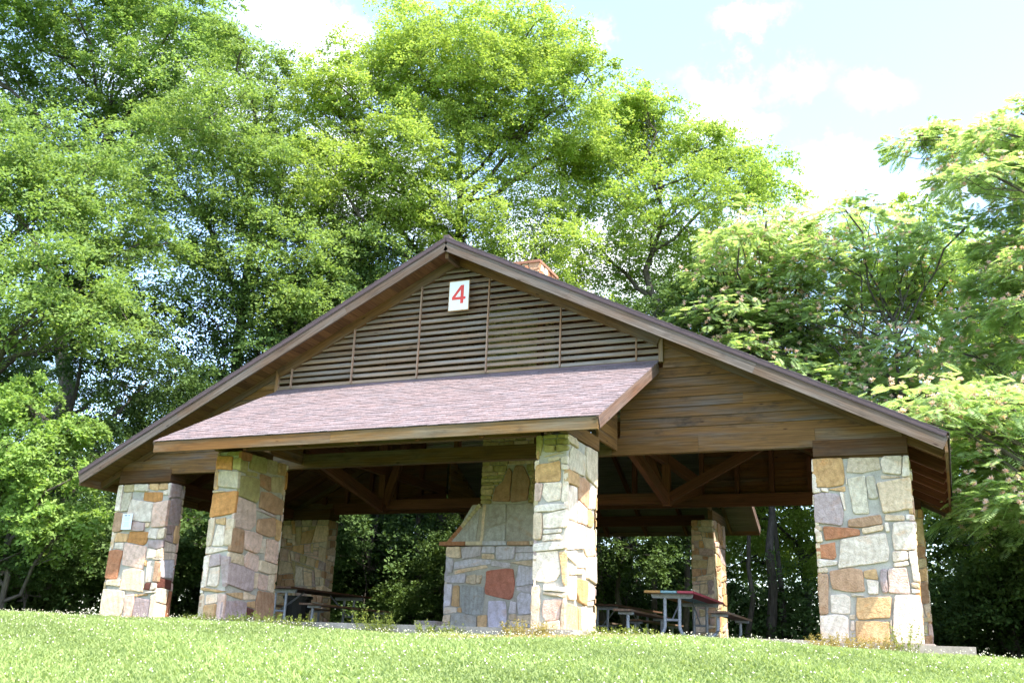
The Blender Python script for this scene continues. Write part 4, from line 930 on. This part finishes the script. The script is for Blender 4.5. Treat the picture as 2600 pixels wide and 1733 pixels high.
P_N = [(-3.43, 0.52, 4.47), (-2.92, 1.44, 4.92), (-3.68, 2.66, 4.52), (-2.48, 0.18, 4.41), (-3.17, 1.08, 3.89), (-2.3, 1.8, 4.0), (-2.69, 2.47, 3.71), (-2.9, 2.83, 3.06), (-2.57, 0.24, 2.82), (-1.95, 1.38, 3.98), (-2.0, 2.42, 2.89), (-3.88, 0.01, 4.46)]

def at0(p, x, y, *a, **k): return put_tree(p, x, y, *a, z=0, **k)
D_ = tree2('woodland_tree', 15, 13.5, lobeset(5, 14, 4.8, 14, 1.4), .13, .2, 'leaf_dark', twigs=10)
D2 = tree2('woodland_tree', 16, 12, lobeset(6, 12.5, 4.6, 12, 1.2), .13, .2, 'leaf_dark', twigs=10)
at0(tree2('elm_tree', 11, 21, L_A, .13, .36, 'leaf_elm', 1.25, twigs=14, first=.2), -17.5, 7, 'huge spreading elm at the far left, reaching past the top of the photo')
at0(tree2('hackberry_tree', 12, 19, L_B, .11, .3, 'leaf_elm', 1.5, twigs=14, first=.12), -11.6, 8.2, 'tall bright green tree left of the gable, just left of the sky gap')
at0(tree2('hackberry_tree', 17, 15, L_L, .11, .26, 'leaf_elm', 1.25, twigs=14, first=.12), -14.8, 1.2, 'leafy tree at the left edge, lower and nearer than the huge elm')
at0(tree2('yellow_green_tree', 13, 21.5, L_C, .11, .32, 'leaf_yel', 1.6, twigs=14, first=.2), -6.2, 12.2, 'tallest yellow-green tree, rising behind the roof apex to the top edge')
at0(tree2('yellow_green_tree', 14, 18.5, L_R, .115, .3, 'leaf_yel', 1.5, twigs=14, first=.2), -.4, 15.2, 'yellow-green tree right of the tallest one, above the chimney and right roof')
at0(tree2('yellow_green_tree', 18, 13, L_Y3, .13, .22, 'leaf_yel', .9, twigs=10, first=.2), 9.0, 15.5, 'bright yellow-green tree showing between the pink-blossomed mimosas')
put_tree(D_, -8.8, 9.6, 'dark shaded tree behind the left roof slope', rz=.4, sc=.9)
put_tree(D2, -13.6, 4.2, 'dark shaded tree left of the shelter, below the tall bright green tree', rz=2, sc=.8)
put_tree(D2, -1.2, 11.6, 'dark low tree added just behind the fireplace to shade the bushes, under the yellow-green crowns', rz=1.1, sc=.74)  # added so its crown keeps the sun off the bushes behind
put_tree(D2, -4.4, 10.8, 'dark low tree added behind the shelter for its shade, left of the fireplace', rz=4.1, sc=.66)  # second added tree, cuts the sun behind the left opening
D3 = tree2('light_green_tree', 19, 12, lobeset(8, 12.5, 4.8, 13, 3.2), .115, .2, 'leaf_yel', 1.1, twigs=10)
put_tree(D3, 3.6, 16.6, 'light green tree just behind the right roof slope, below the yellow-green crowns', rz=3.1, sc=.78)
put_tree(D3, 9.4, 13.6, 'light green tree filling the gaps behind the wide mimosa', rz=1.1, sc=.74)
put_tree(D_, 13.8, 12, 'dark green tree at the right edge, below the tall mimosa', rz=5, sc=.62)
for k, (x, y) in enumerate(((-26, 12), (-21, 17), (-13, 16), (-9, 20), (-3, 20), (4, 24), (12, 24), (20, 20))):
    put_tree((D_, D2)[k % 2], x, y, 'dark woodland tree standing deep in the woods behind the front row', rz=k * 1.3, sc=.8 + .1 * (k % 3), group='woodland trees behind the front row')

ORD = ['leftmost', 'second', 'third', 'fourth', 'fifth', 'sixth', 'seventh', 'eighth', 'ninth', 'tenth']
def px1024(x, y):
    d = Vector((x, y, 1.0)) - Vector((7.7889, -15.0536, -0.2844)); return 512 + 991.5 * d.dot(CR) / d.dot(CF)
def gaps(pts):
    G = [(0, 108, 'left of the leftmost pillar'), (108, 270, 'behind the two left pillars'), (270, 340, 'behind the dark brown picnic table'), (340, 445, 'left of the fireplace'), (445, 600, 'hidden behind the fireplace'),
         (600, 692, 'right of the sunlit middle pillar'), (692, 730, 'hidden behind the rear right pillar'), (730, 815, 'left of the large right pillar'), (815, 930, 'hidden behind the large right pillar'), (930, 1024, 'right of the large right pillar')]
    cnt = {}; res = [None] * len(pts)
    for i in sorted(range(len(pts)), key=lambda i: px1024(*pts[i][:2])):
        p = px1024(*pts[i][:2]); ph = next((g[2] for g in G if g[0] <= p < g[1]), 'beyond the edge of the photo'); k = cnt.get(ph, 0); cnt[ph] = k + 1; res[i] = (ph, k)
    return [(ph, ORD[k] + (' from left' if k and cnt[ph] > 1 else '')) if cnt[ph] > 1 else (ph, '') for ph, k in res]
# slim trunks seen through the shelter
SL = [tree_proto('slim_tree', 30 + i, 11, [((.6, .2, 8.0), 1.7), ((-.7, .4, 9.2), 1.6), ((.2, -.6, 10.2), 1.4), ((-.9, -.5, 6.6), 1.2)], 330, 34, .14, .12, 'leaf_dark', clen=(.6, 1.1), lean=(.4 * (-1) ** i, .2), twigs=14) for i in range(2)]
SP = [(-8.0, 10.6), (-7.1, 12.2), (-6.4, 10.9), (-5.6, 12.6), (-.45, 11.4), (.15, 12.3), (1.15, 12.0), (1.9, 13.4), (2.9, 12.2), (3.6, 13.0), (-11, 7.0)]
for k, ((x, y), (ph, od)) in enumerate(zip(SP, gaps(SP))):
    put_tree(SL[k % 2], x, y, ('slim dark tree trunk ' + ph + (', ' + od if od else '')), rz=k * 2.1, sc=.7 + .1 * (k % 4), group='slim trees behind the shelter')

# light green young maple at the left
MP = tree2('maple_sapling', 41, 4.9, [(0, 0, 4.1, .75), (.7, -.2, 3.5, .75), (-.8, .1, 3.6, .8), (1.3, -.2, 2.7, .65), (.3, -.3, 2.8, .8), (-.5, -.2, 2.5, .8), (-1.4, 0, 2.8, .8), (1.5, 0, 1.9, .55), (.7, -.4, 1.8, .6), (-1.0, -.3, 1.6, .8), (-.1, .4, 1.5, .7), (-1.9, 0, 1.9, .8), (1.0, .4, 4.1, .45), (-.3, .3, 4.7, .5)], .105, .075, 'leaf_maple', 1.3, droop=.75, padr=(.3, .55), first=.12, twigs=8)
put_tree(MP, -10.3, .2, 'young light green maple left of the leftmost pillar', sc=1.0, rz=.2)

# mimosa trees: flat fronds on spreading limbs with pink powder-puff blossoms
def mimosa(kind, seed, H, R_, npads, nfr, given=None, prm=(.85, 1.3)):
    R = np.random.default_rng(seed); pads = []; r = random.Random(seed)
    for i in range(npads):
        a = i * 2.39996; f = math.sqrt((i + .5) / npads); rad = R_ * f * r.uniform(.85, 1.08); z = H * (1 - .40 * f ** 1.4 * r.uniform(.6, 1.35)) - r.uniform(0, .18) * H * (1 - f)
        pads.append(((rad * math.cos(a), rad * math.sin(a), z), R_ * r.uniform(.2, .3)))
    if given: pads = [(p, r.uniform(*prm)) for p in given]; npads = len(pads)
    Vs = []; Fs = []; Cs = []; off = 0; tips = []; fl = []
    per = nfr // npads
    for c, pr in pads:
        d2 = R.normal(0, 1, (per, 2)); d2 /= np.linalg.norm(d2, axis=1, keepdims=True); rr_ = pr * np.sqrt(R.random(per))
        cen = np.array(c) + np.stack([d2[:, 0] * rr_, d2[:, 1] * rr_, R.normal(0, pr * .2, per) - .45 * rr_ ** 2 / pr], -1)
        ax = unit(np.stack([d2[:, 0], d2[:, 1], R.uniform(-.5, .35, per)], -1) + R.normal(0, .3, (per, 3))); fL = R.uniform(.24, .38, per)
        tips.append((c, cen)); side = unit(np.cross(ax, [0, 0, 1.])); tint = R.uniform(.8, 1.2, per)
        for t in np.linspace(.12, 1, 9):
            for sg_ in (-1, 1):
                base = cen + ax * (fL * t)[:, None] + np.array([0, 0, -.35]) * (fL * t ** 2)[:, None]
                dv = unit(side * sg_ * .9 + ax * .5 + np.array([0, 0, -.25])); ll = fL * (.52 * math.sin(PI * (.18 + .72 * t)) + .08); nr = unit(np.cross(dv, ax) * -sg_ + R.normal(0, .25, (per, 3)))
                V, F = leaf_quads(base, nr, dv, ll, ll * 0 + .032 * R.uniform(.8, 1.3, per), .1); Vs.append(V); Fs.append(F + off); off += len(V); Cs.append(np.repeat(np.repeat(tint[:, None], 4, 0), 3, 1))
        nb = max(3, int(per * .30)); k = R.choice(per, nb, False); hot = r.random() < .9
        if hot: fl.append(cen[k] + np.array([0, 0, .13]) + R.normal(0, .06, (nb, 3)))
    cm = npmesh(kind + '_crown', np.concatenate(Vs), np.concatenate(Fs), cols=np.concatenate(Cs)); cm.materials.append(M['leaf_mim'])
    fc = np.concatenate(fl); q = 26; n = len(fc)
    P = np.repeat(fc, q, 0); d = unit(R.normal(0, 1, (n * q, 3)) + [0, 0, .9]); nr = unit(np.cross(d, R.normal(0, 1, (n * q, 3))))
    V, F = leaf_quads(P, nr, d, R.uniform(.055, .09, n * q), np.full(n * q, .024), 0); tc_ = np.repeat(np.repeat(R.uniform(.85, 1.15, (n, 1)), q * 4, 0), 3, 1)
    fm = npmesh(kind + '_blossoms', V, F, cols=tc_); fm.materials.append(M['pink'])
    tm = wood_mesh(seed, H, .16, tips, first=.12, twigs=7).mesh(kind + '_trunk'); tm.materials.append(M['bark'])
    return kind, tm, cm, fm
def put_mimosa(pr, x, y, label, sc=1, rz=0):
    kind, tm, cm, fm = pr; o = put_tree((kind, tm, cm), x, y, label, 'mimosa tree', sc, rz, 'blossoming mimosa trees right of the shelter', 0)
    c = bpy.data.objects.new('blossoms', fm); C.objects.link(c); c.parent = o; return o
put_mimosa(mimosa('mimosa_tree', 51, 9.6, 0, 0, 3600, P_W), 7.0, 11.0, 'wide pink-blossomed mimosa behind the right roof slope')
put_mimosa(mimosa('mimosa_tree', 52, 12, 0, 0, 2800, P_T, (.5, .85)), 12.2, 8.6, 'tallest mimosa, its top branches reaching up the right edge')
put_mimosa(mimosa('mimosa_tree', 53, 8.6, 0, 0, 2200, P_S), 3.4, 12.6, 'smaller mimosa left of the wide one, next to the yellow-green trees')
put_mimosa(mimosa('mimosa_tree', 54, 6.6, 0, 0, 2200, P_N), 11.6, 4.6, 'nearest mimosa, low branches hanging beside the right eave')

# the far woods that read as one mass
def woods():
    R = np.random.default_rng(77); n = 6500; x = R.uniform(-62, 48, n); y = R.uniform(27, 33, n) - .012 * x * x * .3; z = R.uniform(-.5, 1, n) * 0 + R.random(n) ** .8 * (8.5 + 2.5 * np.sin(x * .35) + 1.5 * np.sin(x * 1.1))
    gap_ = (x > -7) & (x < 5) & (np.sin(x * 2.3) + np.sin(z * 1.9 + x) + R.normal(0, .3, n) > -.5); x, y, z = x[~gap_], y[~gap_], z[~gap_]; n = len(x)
    cen = np.stack([x, y, z], -1); ax = unit(R.normal(0, 1, (n, 3)) + [0, -.4, .2]); V, F = sprays(R, cen, ax, R.uniform(1.2, 2.2, n), 34, .3, .5, .25)
    return npmesh('woods', V, F, cols=np.repeat(np.repeat(R.uniform(.7, 1.2, (n, 1)), 34 * 4, 0), 3, 1))
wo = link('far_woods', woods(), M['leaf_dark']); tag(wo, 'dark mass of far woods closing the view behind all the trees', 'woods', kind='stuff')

def fringe():
    R = np.random.default_rng(78); pl = np.array([(-30, -8), (-17, -2.5), (-12, 1.2), (-9.6, 6.5), (-9.2, 11.2), (-1, 13.5), (7.6, 12.2), (9.6, 9.2), (14, 6.5), (26, 6)], float)
    seg = np.hypot(*(pl[1:] - pl[:-1]).T); cs = np.r_[0, np.cumsum(seg)]; n = 7500; u = R.random(n) * cs[-1]; i = np.clip(np.searchsorted(cs, u) - 1, 0, len(seg) - 1)
    p = pl[i] + (pl[i + 1] - pl[i]) * ((u - cs[i]) / seg[i])[:, None] + R.normal(0, .7, (n, 2)); z = R.random(n) * (1.35 + .6 * np.sin(u * .9) + .3 * np.sin(u * 2.3)) - .15
    cen = np.stack([p[:, 0], p[:, 1] + .6, z], -1); ax = unit(R.normal(0, 1, (n, 3)) + [0, 0, .5]); V, F = sprays(R, cen, ax, R.uniform(.4, .8, n), 30, .12, .5, .2)
    return npmesh('fringe', V, F, cols=np.repeat(np.repeat(R.uniform(.7, 1.25, (n, 1)), 30 * 4, 0), 3, 1))
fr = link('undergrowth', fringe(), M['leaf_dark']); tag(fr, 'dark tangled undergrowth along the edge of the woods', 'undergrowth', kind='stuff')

# understorey: bushes
def bushproto(kind, seed, mat, R_=1.7, H=2.6, n=420, ls=.11, nleaf=40):
    r = random.Random(seed); lobes = [((r.uniform(-1, 1) * R_ * .7, r.uniform(-1, 1) * R_ * .6, H * r.uniform(.25, .75)), R_ * r.uniform(.45, .7)) for _ in range(7)]
    return tree_proto(kind, seed, H * .8, lobes, n, nleaf, ls, .05, mat, clen=(.35, .7), first=.08, twigs=6, hollow=.2)
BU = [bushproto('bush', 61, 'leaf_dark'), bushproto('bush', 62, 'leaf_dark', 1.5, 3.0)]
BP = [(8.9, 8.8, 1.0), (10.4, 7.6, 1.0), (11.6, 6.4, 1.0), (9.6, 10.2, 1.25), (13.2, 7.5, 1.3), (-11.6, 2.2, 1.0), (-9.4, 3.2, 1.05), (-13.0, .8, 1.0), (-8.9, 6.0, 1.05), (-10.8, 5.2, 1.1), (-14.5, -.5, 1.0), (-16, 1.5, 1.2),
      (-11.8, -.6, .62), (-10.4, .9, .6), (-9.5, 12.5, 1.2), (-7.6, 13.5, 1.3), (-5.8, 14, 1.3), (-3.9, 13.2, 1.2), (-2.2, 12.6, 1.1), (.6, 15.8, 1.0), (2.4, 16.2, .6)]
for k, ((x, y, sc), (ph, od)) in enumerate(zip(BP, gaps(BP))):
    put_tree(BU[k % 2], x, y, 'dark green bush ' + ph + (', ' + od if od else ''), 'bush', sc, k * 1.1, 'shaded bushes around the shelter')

# weeds by the slab and the pillars
def weed(name, x, y, label, r, h, n, mat, ls=.03, seed=0):
    R = np.random.default_rng(seed + 500); a = R.uniform(0, 2 * PI, n); rr_ = r * np.sqrt(R.random(n)); cen = np.stack([rr_ * np.cos(a), rr_ * np.sin(a) * .6, np.zeros(n)], -1)
    ax = unit(np.stack([np.cos(a) * .35, np.sin(a) * .35, np.ones(n)], -1) + R.normal(0, .22, (n, 3))); ln = h * R.uniform(.45, 1.1, n)
    t = R.random((n, 22)); P = cen[:, None] + ax[:, None] * (t * ln[:, None])[..., None] + R.normal(0, .022, (n, 22, 3)) * (1.2 - t)[..., None]
    m_ = n * 22; P = P.reshape(-1, 3); nr = unit(R.normal(0, .7, (m_, 3)) + [0, 0, .6]); d = unit(R.normal(0, 1, (m_, 3)) + [0, 0, .3]); d = unit(d - nr * (d * nr).sum(1, keepdims=True))
    V, F = leaf_quads(P, nr, d, ls * R.uniform(.6, 1.4, m_), ls * .45 * R.uniform(.7, 1.3, m_))
    # stems
    sd_ = np.array([.002, 0, 0]); tip = cen + ax * ln[:, None]; Vs = np.stack([cen - sd_, cen + sd_, tip + sd_ * .4, tip - sd_ * .4], 1).reshape(-1, 3); Fs_ = np.arange(n * 4).reshape(-1, 4) + len(V)
    me = npmesh(name, np.concatenate([V, Vs]), np.concatenate([F, Fs_]), cols=np.repeat(np.repeat(R.uniform(.8, 1.2, (len(V) // 4 + n, 1)), 4, 0), 3, 1))
    o = link(name, me, M[mat]); o.location = (x, y, float(gz(x, y)) - .01); return tag(o, label, 'weeds')
WD = [(-2.0, -2.55, 'short green weeds at the slab edge beside the second pillar', .22, .20, 40, 'weed'),
      (-1.2, -2.6, 'spreading weeds in front of the slab below the dark brown table', .45, .22, 70, 'weed'),
      (0.35, -2.6, 'bushy green weed before the slab, left of the fireplace', .28, .36, 60, 'weed'),
      (1.35, -2.55, 'low green weeds before the slab in front of the fireplace', .35, .22, 60, 'weed'),
      (2.62, -2.5, 'brownish dry weeds at the foot of the sunlit middle pillar', .34, .24, 90, 'dryweed'),
      (-2.75, -2.5, 'low weeds at the foot of the second pillar', .4, .15, 50, 'weed'),
      (-6.5, -.3, 'yellow-green weeds at the foot of the leftmost pillar', .5, .12, 60, 'dryweed'),
      (3.75, -2.0, 'leafy green weeds right of the sunlit middle pillar', .45, .20, 120, 'weed'),
      (6.5, -.42, 'dry yellow weeds at the foot of the right pillar', .55, .26, 170, 'dryweed'),
      (7.15, -.50, 'upright feathery green weed at the right pillar corner', .16, .5, 30, 'weed')]
for i, (x, y, lb, r, h, n, mt_) in enumerate(WD): weed('weed_clump', x, y, lb, r, h, n, mt_, seed=i)
